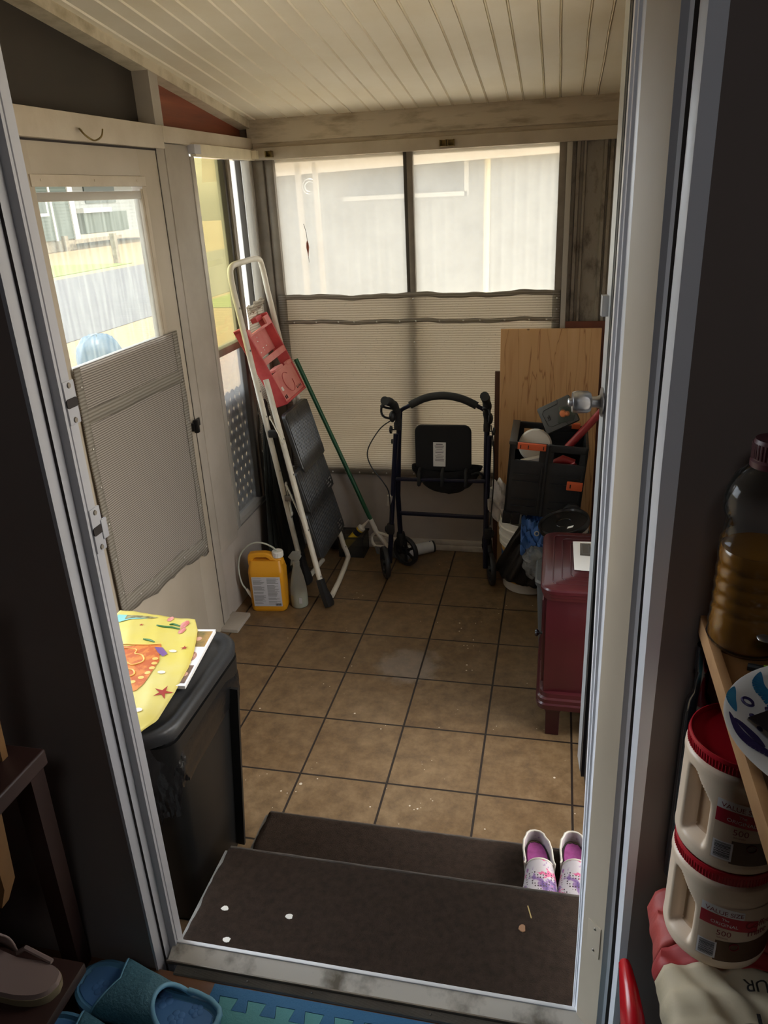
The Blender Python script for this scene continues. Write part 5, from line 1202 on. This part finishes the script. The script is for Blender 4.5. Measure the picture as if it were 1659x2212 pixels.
def mule(name, label, mat4):
    t = thing(name, label, 'shoe', mat=mat4, group=None); Ln = .255
    b = MB(); b.loft([sole_ring(Ln, -.003, .0), sole_ring(Ln, .003, .006), sole_ring(Ln, .0045, .014)]); b.build('outsole', 'sole_tan', t, local=True, smooth=40)
    b = MB(); b.loft([sole_ring(Ln, .002, .014), sole_ring(Ln, .001, .030)]); b.build('midsole', 'sole_dark', t, local=True, smooth=40)
    b = MB(); b.loft([sole_ring(Ln, -.004, .030), sole_ring(Ln, -.006, .034)]); b.build('insole', 'insole_pink', t, local=True, smooth=40)
    HT = [(.40, .066), (.55, .062), (.72, .050), (.86, .038), (.95, .026), (1.0, .006)]
    s0 = .43
    def up(u, v):
        s = s0 + (1 - s0) * (1 - (1 - v) ** 1.35); h = interp(HT, s); w = max(hwf(min(s, .999)), .001) * .92 + .003; a = PI * u
        return V((s * Ln + .004 * v, .008 * math.sin(PI * s) - w * math.cos(a), .022 + (h) * max(0, math.sin(a)) ** .55))
    b = MB(); b.grid(up, 28, 26); b.build('vamp', 'floral', t, local=True, smooth=70, solid=.002)
    RH = [(0, .036), (.1, .038), (.3, .034), (.43, .050)]
    def rimf(u, v):
        k = abs(2 * u - 1); s = s0 * k; sg = -1 if u < .5 else 1
        w = hwf(s) * .92 + .003
        if k < .1: w = (hwf(s0 * .1) * .92 + .003) * math.sin(k / .1 * PI / 2)
        x = s * Ln if k >= .1 else s0 * .1 * Ln - (.012 + s0 * .1 * Ln * .9) * math.cos(k / .1 * PI / 2)
        return V((x, .008 * math.sin(PI * s) + sg * w * (1 + .05 * v), .022 + v * interp(RH, s)))
    b = MB(); b.grid(rimf, 60, 6); b.build('heel_wall', 'floral', t, local=True, smooth=70, solid=.003)
    b = MB(); b.tube([rimf(k / 60, 1.0) for k in range(61)] + [up(1 - k / 28, 0) for k in range(1, 28)], .0028, 7, closed=True); b.build('topline', 'mule_rim', t, local=True, smooth=60)
    for i, (s_, mm) in enumerate(((.335, 'stripe_light'), (.375, 'sole_dark'), (.41, 'stripe_light'), (.45, 'stripe_rust'), (.49, 'sole_dark'))):
        b = MB(); w = hwf(s_) * .92 - .006; b.tube([(s_ * Ln + .0015 * math.sin(k * 1.4), -w + 2 * w * k / 12 + .008, .037 + .001 * i) for k in range(13)], .0030, 6); b.build('lining_stripe', mm, t, local=True, smooth=60)
    return t
mule('slip_on_shoe', 'white floral slip-on shoe on the lower step, the left one of its pair', MX.Translation((1.108, -.392, .196)) @ MX.Rotation(D(-86), 4, 'Z'))
mule('slip_on_shoe', 'white floral slip-on shoe on the lower step, partly behind the door jamb', MX.Translation((1.206, -.380, .196)) @ MX.Rotation(D(-91), 4, 'Z'))

M('slide_blue', '#5b90b0', .5, var='#5183a2', vs=9); M('slide_strap', '#44707f', .6, bump=1.0, bs=150); M('slide_rim', '#74aac4', .5); M('slide_bed', '#4a7ab2', .55, var='#5684b4', vs=12)
def slide(label, mat4, Ln=.278):
    t = thing('slide_sandal', label, 'slipper', mat=mat4); kw = .99
    b = MB(); b.loft([sole_ring(Ln, -.006, 0, kw=kw), sole_ring(Ln, .002, .006, kw=kw), sole_ring(Ln, .004, .022, kw=kw), sole_ring(Ln, .003, .030, kw=kw), sole_ring(Ln, -.003, .032, kw=kw), sole_ring(Ln, -.007, .027, kw=kw)]); so_ = b.build('sole', 'slide_blue', t, local=True, smooth=50)
    b = MB(); b.loft([sole_ring(Ln, -.008, .026, kw=kw), sole_ring(Ln, -.010, .0285, kw=kw)])
    fb = b.build('footbed', 'slide_bed', t, local=True, smooth=50)
    for fx, fy, r in ((.07, .012, .013), (.11, -.010, .015), (.14, .018, .013), (.045, -.010, .011), (.165, -.012, .014), (.23, .008, .013)):
        b = MB(); b.ball((fx, fy, .0285), r * .4, sc=(1, 1, .25))
        for k in range(5):
            a = 2 * PI * k / 5 + fx * 40; b.ball((fx + r * .68 * math.cos(a), fy + r * .68 * math.sin(a), .0285), r * .52, sc=(1, 1, .24), seg=10)
        b.build('flower_relief', 'slide_bed', fb, local=True, smooth=60)
    HT = [(.2, .026), (.35, .044), (.45, .050), (.62, .048), (.85, .040)]
    def strap(u, v):
        k = abs(2 * u - 1); sf, sb = .64 + .12 * k, .38 - .14 * k ** 2
        s = sb + (sf - sb) * v; w = hwf(s) * kw + .004; a = PI * u
        h = interp(HT, s) * (1 if True else 1)
        return V((s * Ln, .008 * math.sin(PI * s) - w * math.cos(a), .024 + h * max(0, math.sin(a)) ** .6))
    b = MB(); b.grid(strap, 32, 16); b.build('strap', 'slide_strap', t, local=True, smooth=70, solid=.005)
    b = MB(); b.tube([strap(k / 32, 0) for k in range(33)], .0042, 8)
    def heelrim(k):
        s = .26 * abs(k); sg = 1 if k > 0 else -1
        w = (hwf(s) * kw + .003) if abs(k) > .12 else (hwf(.036) * kw + .003) * math.sin(abs(k) / .12 * PI / 2)
        x = s * Ln if abs(k) > .12 else .036 * Ln - (.036 * Ln + .002) * math.cos(abs(k) / .12 * PI / 2)
        return V((x, .008 * math.sin(PI * s) + sg * w, .034 + .006 * abs(k)))
    b.tube([heelrim(-1 + 2 * k / 40) for k in range(41)], .0050, 8)
    b.build('rim', 'slide_rim', t, local=True, smooth=60)
    b = MB(); b.tube([strap(k / 32, 1) for k in range(33)], .003, 8); b.build('front_edge', 'slide_rim', t, local=True, smooth=60)
    return t
hx1, tx1 = V((.606, -1.219, 0)), V((.326, -1.178, 0))
def fromto(h, tt, z): a = math.atan2(tt.y - h.y, tt.x - h.x); return MX.Translation((h.x, h.y, z)) @ MX.Rotation(a, 4, 'Z')
slide('blue slide slipper on the kitchen floor, the one nearer the door jamb', fromto(hx1, tx1, KZ))
slide('blue slide slipper on the kitchen floor, half cut off by the bottom edge', fromto(V((.580, -1.320, 0)), V((.303, -1.280, 0)), KZ))
# ---- foam mat with interlocking border
M('foam_blue', '#1f5f88', .7, bump=.3, bs=300); M('foam_teal', '#4c8c8d', .7, bump=.3, bs=300)
fm = thing('foam_mat', 'teal foam floor mat with a blue interlocking border in front of the door sill', 'mat', (.9, -1.3, KZ))
b = MB(); b2 = MB(); b.box((.566, -1.158, KZ), (1.215, -1.139, KZ + .010)); b2.box((.566, -1.62, KZ), (1.215, -1.179, KZ + .0095))
x = .575; pr_ = .566
while x < 1.19:
    tab = [(x - .0135, -1.1795), (x + .0135, -1.1795), (x + .009, -1.158), (x - .009, -1.158)]
    b.loft([[V((q[0], q[1], KZ)) for q in tab], [V((q[0], q[1], KZ + .010)) for q in tab]])
    gap = [(x + .0143, -1.1795), (x + .0377, -1.1795), (x + .0422, -1.1588), (x + .0098, -1.1588)]
    b2.loft([[V((q[0], q[1], KZ)) for q in gap], [V((q[0], q[1], KZ + .0095)) for q in gap]]); x += .052
b.build('border', 'foam_blue', fm, smooth=0); b2.build('tile', 'foam_teal', fm, smooth=0)
# ---- wedge sandal on a low rack, dark side table with doily
M('sandal_beige', '#8f7a72', .6); M('sandal_sole', '#8d7f62', .7); M('dark_wood', '#36201a', .5, var='#2a1813', vs=8); M('tan_wood', '#8a6238', .5, var='#70502e', vs=9); M('lace', '#d9d6d2', .8)
sn = thing('sandal', 'beige open sandal with a wide strap on the dark rack at the left', 'sandal', mat=fromto(V((.418, -1.315, 0)), V((.20, -1.300, 0)), .742))
b = MB(); b.loft([sole_ring(.24, -.002, 0), sole_ring(.24, 0, .016)]); b.build('sole', 'sandal_sole', sn, local=True, smooth=40)
b = MB(); b.loft([sole_ring(.24, -.001, .016), sole_ring(.24, -.003, .024)]); b.build('insole', 'sandal_beige', sn, local=True, smooth=40)
def sst(u, v):
    k = abs(2 * u - 1); s = .52 - .10 * k + v * .28; w = hwf(s) + .003; a = PI * u
    return V((s * .24, -w * math.cos(a) + .006, .016 + (.058 - .01 * v) * max(0, math.sin(a)) ** .6))
b = MB(); b.grid(sst, 24, 8); b.build('strap', 'sandal_beige', sn, local=True, smooth=70, solid=.003)
b = MB(); b.tube([sst(0, 0), V((.08, -.030, .035)), V((.03, -.026, .026))], .004, 6); b.build('side_strap', 'sandal_beige', sn, local=True)
rk = thing('shoe_rack', 'low dark wooden shoe rack in the shadow at the left', 'rack', (.2, -1.38, KZ))
b = MB(); b.box((-.10, -1.50, .722), (.425, -1.262, .742), .003); b.build('board', 'dark_wood', rk)
for x in (-.08, .255):
    b = MB(); b.box((x - .01, -1.49, KZ), (x + .01, -1.27, .722), .002); b.build('side_panel', 'dark_wood', rk)
tb = thing('side_table', 'dark wooden side table with splayed legs against the left kitchen wall', 'table', (.15, -1.35, KZ))
b = MB(); b.loft([[V((x, y, z)) for x, y in ((-.15, -1.56), (.40, -1.56), (.405, -1.205), (-.15, -1.205))] for z in (1.085, 1.112)]); b.build('tabletop', 'dark_wood', tb, bev=.003)
for (xt, yt, xb, yb) in ((.372, -1.215, .296, -1.145), (-.12, -1.215, -.15, -1.15), (-.12, -1.52, -.15, -1.60)):
    b = MB(); b.bar((xt, yt, 1.085), (xb, yb, KZ), .034, .03, up=(0, 1, 0)); b.build('leg', 'dark_wood', tb)
b = MB(); b.loft([[V((.330, -1.33, 1.085)), V((.395, -1.33, 1.085)), V((.395, -1.30, 1.085)), V((.330, -1.30, 1.085))], [V((.345, -1.325, .96)), V((.386, -1.325, .96)), V((.386, -1.302, .96)), V((.345, -1.302, .96))], [V((.352, -1.32, .915)), V((.366, -1.32, .915)), V((.366, -1.305, .915)), V((.352, -1.305, .915))]]); b.build('bracket', 'tan_wood', tb)
fr_ = thing('wood_stand', 'light wooden upright standing on the dark side table at the left edge', 'stand', (.40, -1.25, 1.112))
b = MB(); b.bar((.352, -1.235, 1.113), (.395, -1.262, 1.42), .018, .012, up=(0, 1, 0)); b.build('post', 'tan_wood', fr_); b = MB(); b.bar((.20, -1.235, 1.122), (.352, -1.235, 1.122), .012, .014); b.build('rail', 'tan_wood', fr_)
dl = MB(); 
for j in range(2): dl.tube([(.30 + (.052 - .012 * j + .004 * math.cos(9 * a)) * math.cos(a), -1.262 + (.052 - .012 * j + .004 * math.cos(9 * a)) * math.sin(a), 1.1145) for a in [2 * PI * k / 72 for k in range(72)]], .0022, 5, closed=True)
for k in range(18): a = 2 * PI * k / 18; dl.bar((.30 + .012 * math.cos(a), -1.262 + .012 * math.sin(a), 1.1140), (.30 + .050 * math.cos(a), -1.262 + .050 * math.sin(a), 1.1140), .003, .0012)
dl.lathe([(0, 0), (.030, 0), (.030, .0012), (0, .0012)], 30, MX.Translation((.30, -1.262, 1.1128)), cap=False)
o = dl.build('doily', 'lace', smooth=40); tag(o, 'white lace doily on the dark side table', 'doily')

# ================================================================== KITCHEN SHELF SIDE (right)
M('shelf_wood', '#7d5530', .45, var='#6b4626', vs=7, stretch=(1, .2, 1)); M('shelf_edge', '#b98d60', .55, var='#a57a50', vs=20)
sh = thing('shelf', 'wooden wall shelf with a pale front edge holding the oil bottle', 'shelf', (1.55, -1.3, 1.34))
b = MB(); b.box((1.302, -1.52, 1.342), (2.0, -1.128, 1.360)); b.build('board', 'shelf_wood', sh)
b = MB(); b.box((1.292, -1.52, 1.337), (1.3025, -1.128, 1.362), .002); b.build('edge_strip', 'shelf_edge', sh)
b = MB(); b.box((1.78, -1.50, .56), (1.81, -1.14, 1.342)); b.build('support', 'dark_wood', sh)
# oil bottle
thin('oil_plastic', '#b9bdb6', haze=.16, gloss=.6, sc=3, amin=.10, rough=.05); M('oil', '#8a5a10', .15, var='#7a4c0c', vs=3); M('cap_maroon', '#4a2127', .45)
ob = thing('oil_bottle', 'clear ribbed oil bottle with a maroon cap, half full, on the shelf', 'bottle', (1.332, -1.181, 1.361))
OK_ = .90
bp2 = [(.030, 0), (.043, .002), (.0475, .010), (.046, .018), (.0475, .026), (.0455, .034), (.0465, .042)]
for k in range(4): z = .046 + k * .017; bp2 += [(.0455, z), (.0438, z + .004), (.0455, z + .008), (.0460, z + .013)]
bp2 += [(.0465, .118), (.0445, .122), (.0465, .127), (.0455, .131), (.0428, .136), (.0425, .155), (.0445, .160), (.0470, .166), (.0470, .172), (.0460, .177), (.0470, .182), (.0445, .190), (.034, .206), (.022, .217), (.016, .222), (.0155, .228)]
OS = .955; bp2 = [(r * OK_ if z < .2 else r, z) for r, z in bp2]
b = MB(); b.lathe([(r, z * OS) for r, z in bp2], 40); b.build('bottle', 'oil_plastic', ob, local=True, smooth=60)
b = MB(); b.lathe([(0, .003)] + [(r - .0022, max(.003, z * OS)) for r, z in bp2 if z < .125] + [(0, .1185 * OS)], 40, cap=False); b.build('oil', 'oil', ob, local=True, smooth=60)
b = MB(); b.lathe([(.0225, .207), (.0228, .213), (.0212, .215)] + [(.0212, .217), (.0214, .232), (.0200, .2355), (0, .236)], 40, cap=False)
for k in range(36): a = 2 * PI * k / 36; b.bar((.0213 * math.cos(a), .0213 * math.sin(a), .216), (.0213 * math.cos(a), .0213 * math.sin(a), .2315), .0016, .0016)
b.build('cap', 'cap_maroon', ob, local=True, smooth=30)
# paper plate
M('plate_white', '#d5d2cf', .55); M('plate_blue', '#22608c', .5, var='#2f7d9c', vs=30); M('plate_purple', '#2c2150', .5)
ps = thing('paper_plate', 'white paper plate with blue and purple swirls on the shelf edge', 'plate', (1.392, -1.358, 1.363))
PR = [(0, .004), (.070, .004), (.080, .007), (.090, .014), (.1005, .0175), (.1130, .0190), (.1150, .0185), (.1135, .0175), (.100, .0158), (.090, .012), (.078, .003), (0, .002)]
b = MB(); b.lathe(PR, 72, cap=False); pb = b.build('plate', 'plate_white', ps, local=True, smooth=50)
def pz(r): return interp([(0, .004), (.070, .004), (.080, .007), (.090, .014), (.1005, .0175), (.1130, .0190), (.2, .019)], r) + .0009
def swirl(pts, w, mat, flat_=.35):
    P_ = bez([(r * math.cos(D(a)), r * math.sin(D(a)), 0) for r, a in pts], 6)
    for p in P_: p.z = pz(math.hypot(p.x, p.y))
    b = MB(); n = len(P_)
    for i in range(n - 1):
        t = (P_[i + 1] - P_[i]).normalized(); s = V((-t.y, t.x, 0))
        w0 = w * math.sin(PI * (i + .05) / (n - 1)) + .0004; w1 = w * math.sin(PI * min(1, (i + 1.05) / (n - 1))) + .0004
        q = [P_[i] - s * w0, P_[i] + s * w0, P_[i + 1] + s * w1, P_[i + 1] - s * w1]
        for p in q: p.z = pz(math.hypot(p.x, p.y))
        b.plate(q, (0, 0, .0004))
    return b.build('swirl_print', mat, pb, local=True, smooth=0)
def ringp(r, a, R_, w, mat):
    cx_, cy_ = r * math.cos(D(a)), r * math.sin(D(a)); pts = [V((cx_ + R_ * math.cos(t), cy_ + R_ * math.sin(t), 0)) for t in [2 * PI * k / 18 for k in range(18)]]
    for p in pts: p.z = pz(math.hypot(p.x, p.y))
    b = MB(); b.tube(pts, w, 5, closed=True); return b.build('ring_print', mat, pb, local=True)
swirl([(.109, 128), (.098, 138), (.082, 142), (.064, 138), (.056, 130)], .0085, 'plate_blue'); swirl([(.112, 150), (.110, 160), (.104, 170)], .004, 'plate_blue')
swirl([(.110, 172), (.106, 186), (.100, 196), (.088, 204), (.078, 198), (.080, 190)], .006, 'plate_purple'); swirl([(.106, 176), (.094, 188), (.090, 196)], .004, 'plate_purple')
swirl([(.112, 214), (.104, 218), (.090, 216), (.082, 220)], .007, 'plate_blue')
swirl([(.112, 222), (.114, 236), (.100, 246), (.086, 242), (.084, 230), (.094, 226)], .0034, 'plate_purple'); ringp(.101, 234, .0055, .0016, 'plate_purple')
ringp(.096, 157, .005, .0014, 'plate_purple')
for r, a in ((.090, 168), (.084, 176), (.080, 150), (.074, 156)): ringp(r, a, .0014, .0016, 'plate_purple')
swirl([(.112, 100), (.105, 112), (.096, 120)], .005, 'plate_blue'); swirl([(.108, 250), (.112, 262), (.100, 270)], .004, 'plate_purple'); swirl([(.106, 110), (.090, 112), (.07, 118)], .005, 'plate_purple')
# dark card on the plate
M('card_dark', '#1b171a', .3)
cd = thing('card', 'black printed card lying on the patterned paper plate', 'card', (1.39, -1.36, 1.38))
cpts = [V((1.297, -1.352, 1.384)), V((1.372, -1.292, 1.376)), V((1.43, -1.37, 1.376)), V((1.355, -1.43, 1.384))]
b = MB(); b.plate(cpts, (0, 0, .0012)); b.build('sheet', 'card_dark', cd)
ce = (cpts[3] - cpts[0]).normalized(); cf = (cpts[1] - cpts[0]).normalized()
# spoon and pen
sp = thing('spoon', 'silver spoon handle resting beside the oil bottle on the shelf', 'spoon', (1.37, -1.25, 1.39))
b = MB(); P_ = bez([(1.326, -1.237, 1.402), (1.345, -1.246, 1.402), (1.375, -1.262, 1.395), (1.43, -1.29, 1.388)], 6)
for i in range(len(P_) - 1):
    pass
wd = [.0012, .005, .0075, .0082, .0082, .0078, .007, .006, .0052, .0046, .004, .0036, .0034, .0033, .0032, .0032, .0032, .0032, .0032]
rings = []
for i, p in enumerate(P_):
    t = (P_[min(i + 1, len(P_) - 1)] - P_[max(i - 1, 0)]).normalized(); s = V((-t.y, t.x, 0)).normalized(); up_ = s.cross(t) * -1
    w0 = wd[min(i, len(wd) - 1)]
    rings.append([p + s * w0 * math.cos(a) + V((0, 0, 1)) * .0016 * math.sin(a) for a in [2 * PI * k / 10 for k in range(10)]])
b.loft(rings); b.build('handle', 'chrome', sp, smooth=60)
M('pen_green', '#8aa82f', .4)
pn = thing('pen', 'green pen with a black end lying by the paper plate', 'pen', (1.34, -1.24, 1.366))
b = MB(); b.tube([(1.322, -1.238, 1.366), (1.336, -1.243, 1.367)], .0042, 10); b.build('end_cap', 'black_plastic', pn); b = MB(); b.tube([(1.336, -1.243, 1.367), (1.40, -1.262, 1.371)], .0048, 10); b.build('barrel', 'pen_green', pn)
# grey bin, flour bag, creamer tubs
gn = thing('storage_bin', 'grey plastic bin on the kitchen floor under the flour bag', 'bin', (1.45, -1.37, KZ)); M('bin_light', '#8f959a', .5)
b = MB(); b.loft([[V((x, y, z)) for x, y in rrect(.165 + e, .15 + e, .02, 4, 1.452, -1.385)] for z, e in ((KZ, -.02), (.83, 0), (.832, .004), (.855, .004), (.855, -.004))]); b.build('body', 'bin_light', gn)
M('flour_cream', '#bfb196', .7, var='#b2a386', vs=5, bump=.3, bs=30); M('flour_red', '#a8423a', .6, var='#9a342f', vs=7, bump=.3, bs=40); M('flour_dark_red', '#9c2a2a', .6)
fl = thing('flour_bag', 'crumpled cream and red paper flour bag lying on the grey bin under the tubs', 'bag', (1.43, -1.35, .86))
def fz(x, y): return .928 + .030 * min(1, (x - 1.266) / .05) ** .5 * (1 if x > 1.266 else 0) - .012 * abs(wob(x * 14 + y * 9)) - .006 * wob(y * 22)
def ftop(u, v):
    y = -1.150 - v * .36; x = 1.266 + .006 * v + .004 * wob(v * 5) + u * .33
    return V((x, y, fz(x, y) if u > .005 else .905))
YR = .31
b = MB(); b.grid(lambda u, v: ftop(u, YR + v * (1 - YR)), 40, 34); b.build('paper', 'flour_cream', fl, smooth=60, solid=-.004)
b = MB(); b.grid(lambda u, v: ftop(u, v * .24), 40, 12); b.build('red_end', 'flour_red', fl, smooth=60, solid=-.004)
b = MB(); b.grid(lambda u, v: ftop(u, .24 + v * (YR - .24)), 40, 5); b.build('red_band', 'flour_dark_red', fl, smooth=60, solid=-.004)
b = MB(); b.loft([[V((x, y, z)) for x, y in rrect(.155, .16, .03, 4, 1.435, -1.345)] for z in (.856, .90)]); b.build('bulk', 'flour_cream', fl)
M('ink_dark', '#262320', .6)
def fmap(cx_, cy_): 
    def fn(x, y): X = cx_ - x; Y = cy_ - y; return V((X, Y, fz(X, Y) + .0022))
    return fn
text('printed_text', 'FLOUR', .021, 'ink_dark', fmap(1.424, -1.276), fl, .95)
b = MB()
def stroke(x0, y0, x1, y1, w):
    x0, x1 = 1.352 + (x0 - 1.345) * .8, 1.352 + (x1 - 1.345) * .8; y0, y1 = -1.322 + (y0 + 1.30) * .8, -1.322 + (y1 + 1.30) * .8; w *= .8
    a, c = V((x0, y0, 0)), V((x1, y1, 0)); n = 6
    for i in range(n):
        p, q = a.lerp(c, i / n), a.lerp(c, (i + 1) / n); p.z = fz(p.x, p.y) + .0026; q.z = fz(q.x, q.y) + .0026; b.bar(p, q, w, .0008)
stroke(1.345, -1.318, 1.385, -1.318, .005); stroke(1.365, -1.300, 1.365, -1.318, .005); stroke(1.350, -1.328, 1.380, -1.328, .004); stroke(1.352, -1.328, 1.352, -1.336, .004); stroke(1.352, -1.336, 1.382, -1.336, .004); stroke(1.382, -1.336, 1.382, -1.344, .004); stroke(1.352, -1.344, 1.384, -1.344, .004)
stroke(1.345, -1.358, 1.360, -1.358, .003); stroke(1.370, -1.358, 1.385, -1.358, .003); stroke(1.345, -1.358, 1.345, -1.368, .003); stroke(1.370, -1.358, 1.370, -1.368, .003)
stroke(1.400, -1.306, 1.400, -1.330, .007); b.build('printed_glyph', 'ink_dark', fl, smooth=0)

M('tub_cream', '#e3cdb5', .36, spec=.5); M('tub_red', '#b01324', .4); M('tub_recess', '#b99a7a', .5); M('lbl_white', '#e2dfe2', .45); M('lbl_red', '#b01530', .45); M('lbl_cream', '#d2bba4', .5); M('lbl_brown', '#5e3a1f', .5, var='#3d2413', vs=14); M('lbl_ink', '#7a1322', .5)
TH = .152
def creamer(z0, label, logo):
    C_ = V((1.336, -1.218, z0)); t = thing('creamer_tub', label, 'tub', C_, group=None)
    def rad(z):
        return interp([(0, .054), (.004, .0585), (.012, .0605), (.020, .0600), (.118, .0595), (.126, .0605), (.133, .0600), (.138, .054), (.142, .0525)], z)
    def sm(e0, e1, x): k = max(0, min(1, (x - e0) / (e1 - e0))); return k * k * (3 - 2 * k)
    def rec(a, z):
        k = sm(-166, -159, a) * (1 - sm(-134, -127, a)); zt = .120 - .0012 * max(0, a + 152)
        return .017 * k * sm(.020, .034, z) * (1 - sm(zt - .010, zt, z))
    def body(u, v):
        a = -180 + 360 * u; z = .142 * v; r = rad(z) - rec(a, z)
        return C_ + V((r * math.cos(D(a)), r * math.sin(D(a)), z))
    b = MB(); b.grid(body, 160, 60, mi=lambda u, v: 1 if rec(-180 + 360 * u, .142 * v) > .0145 else 0, cu=True); b.lathe([(0, .001), (.056, .001)], 40, MX.Translation(C_), cap=False)
    b.build('body', ['tub_cream', 'tub_recess'], t, smooth=60)
    b = MB(); b.lathe([(.0555, .135), (.0575, .136), (.0580, .148), (.0572, .1515), (.0560, .1520), (.0545, .1500), (.0535, .1465), (0, .1465)], 64, MX.Translation(C_), cap=False)
    for k in range(100): a = 2 * PI * k / 100; b.bar(C_ + V((.058 * math.cos(a), .058 * math.sin(a), .137)), C_ + V((.058 * math.cos(a), .058 * math.sin(a), .147)), .0012, .0010)
    b.build('lid', 'tub_red', t, smooth=40)
    A0_ = -121
    def cyl(r, a_, z): return C_ + V((r * math.cos(D(a_)), r * math.sin(D(a_)), z))
    def patch(a0, a1, z0_, z1_, mat, name, par, r=.0609, slant=0, n=24):
        b = MB(); b.grid(lambda u, v: cyl(r, a0 + (a1 - a0) * u, z0_ + (z1_ - z0_) * v - slant * u * u), n, 4); return b.build(name, mat, par, smooth=60)
    lb = patch(A0_, -20, .020, .104, 'lbl_cream', 'label', t, .0606)
    patch(A0_, -76, .093, .105, 'lbl_white', 'white_band', lb, .0609, .006); patch(A0_, -58, .074, .0925, 'lbl_red', 'red_band', lb, .0610, .010)
    patch(-102, -20, .019, .052, 'lbl_brown', 'coffee_photo', lb, .0608, .0)
    bc = patch(A0_ + 1, A0_ + 21, .022, .048, 'lbl_white', 'barcode', lb, .0611)
    b = MB(); rr = random.Random(3); z = .0245
    while z < .046:
        h = rr.choice((.0004, .0007, .0011)); b.grid(lambda u, v, z=z, h=h: cyl(.0613, A0_ + 3 + 16 * u, z + h * v), 8, 1); z += h + rr.choice((.0005, .0008))
    b.build('barcode_lines', 'print_black', lb, smooth=0)
    def tm(a_, z_, sl=0): return lambda x, y: cyl(.0614, a_ + math.degrees(x / .0614), z_ + y - sl * x)
    text('label_text', 'VALUE SIZE', .0088, 'lbl_ink', tm(A0_ + 4, .0955, .10), lb, .95)
    text('label_text', 'The', .0052, 'lbl_white', tm(A0_ + 22, .0850, .12), lb); text('label_text', 'ORIGINAL', .0068, 'lbl_white', tm(A0_ + 11, .0785, .14), lb, .98)
    text('label_text', '500', .0115, 'lbl_ink', tm(A0_ + 18, .0615, .08), lb); text('label_text', 'SERVINGS', .0030, 'lbl_ink', tm(A0_ + 19, .0570, .08), lb)
    text('logo_text', 'Coffee', .0150, 'lbl_ink', tm(-74, .0740, .02), lb, .9); text('logo_text', 'mate', .0150, 'lbl_ink', tm(-70, .0615, .02), lb, .9)
    b = MB(); b.tube([cyl(.0612, -82 + 5.0 * math.cos(q), .044 + .0052 * math.sin(q)) for q in [2 * PI * k / 20 for k in range(20)]], .0006, 5, closed=True); b.build('seal_mark', 'lbl_ink', lb)
    return t
creamer(.961, 'cream creamer tub with a red lid, the lower one standing on the flour bag', 0)
creamer(.961 + TH + .0005, 'cream creamer tub with a red lid, the upper one stacked under the paper plate', 0)
# dark bottle behind the tubs
bd = MB(); bd.lathe([(.013, 0), (.0155, .004), (.0155, .27), (.013, .29), (.008, .30), (.008, .33), (.010, .332), (.010, .365)], 24, MX.Translation((1.300, -1.1435, .965)))
M('bottle_dark', '#0e1014', .15); o = bd.build('bottle', 'bottle_dark', smooth=50); tag(o, 'black bottle standing between the tubs and the wall, below the shelf', 'bottle')
# red trigger spray bottle
M('spray_red', '#b80f1d', .25); M('spray_body', '#b9c6cc', .35)
sp2 = thing('spray_bottle', 'spray bottle with a glossy red trigger head by the right door jamb', 'spray bottle', (1.248, -1.245, KZ))
b = MB(); b.lathe([(.032, 0), (.034, .004), (.034, .13), (.026, .17), (.014, .20), (.013, .215)], 24, MX.Translation((1.243, -1.255, KZ))); b.build('bottle', 'spray_body', sp2, smooth=50)
b = MB(); b.lathe([(.016, .212), (.0165, .232), (.013, .236)], 20, MX.Translation((1.243, -1.255, KZ))); b.build('collar', 'spray_body', sp2, smooth=50)
b = MB(); rg = []
for y, zt, w, hgt in ((-1.182, .838, .0085, .015), (-1.195, .843, .0105, .022), (-1.225, .846, .0145, .036), (-1.255, .842, .0175, .050), (-1.29, .826, .019, .050), (-1.315, .806, .016, .035)):
    rg.append([V((1.241 + .00 + w * math.cos(a) * (1.0 if math.sin(a) < 0 else .8) + (-1.182 - y) * .10, y, zt - hgt / 2 + hgt / 2 * math.sin(a))) for a in [2 * PI * k / 16 for k in range(16)]])
b.loft(rg); b.build('trigger_head', 'spray_red', sp2, smooth=50)
b = MB(); b.bar((1.240, -1.205, .825), (1.243, -1.222, .765), .012, .008, up=(0, 1, 0)); b.build('trigger', 'spray_red', sp2, bev=.002)
# ---- groups of repeats
for pre, g in (('curtain_bracket', 'curtain brackets on the beam'), ('strike_plate', 'strike plates in the left door jamb'), ('porch_step', 'carpeted steps below the door'), ('paint_chip', 'white flecks on the upper step'), ('slip_on_shoe', 'slip-on shoes on the lower step'), ('slide_sandal', 'blue slide slippers by the door'), ('creamer_tub', 'stacked creamer tubs'), ('wooden_board', 'boards leaning in the right far corner'), ('house', 'houses outdoors')):
    for o in bpy.data.objects:
        if o.parent is None and 'label' in o and (o.name == pre or o.name.startswith(pre + '.')): o['group'] = g
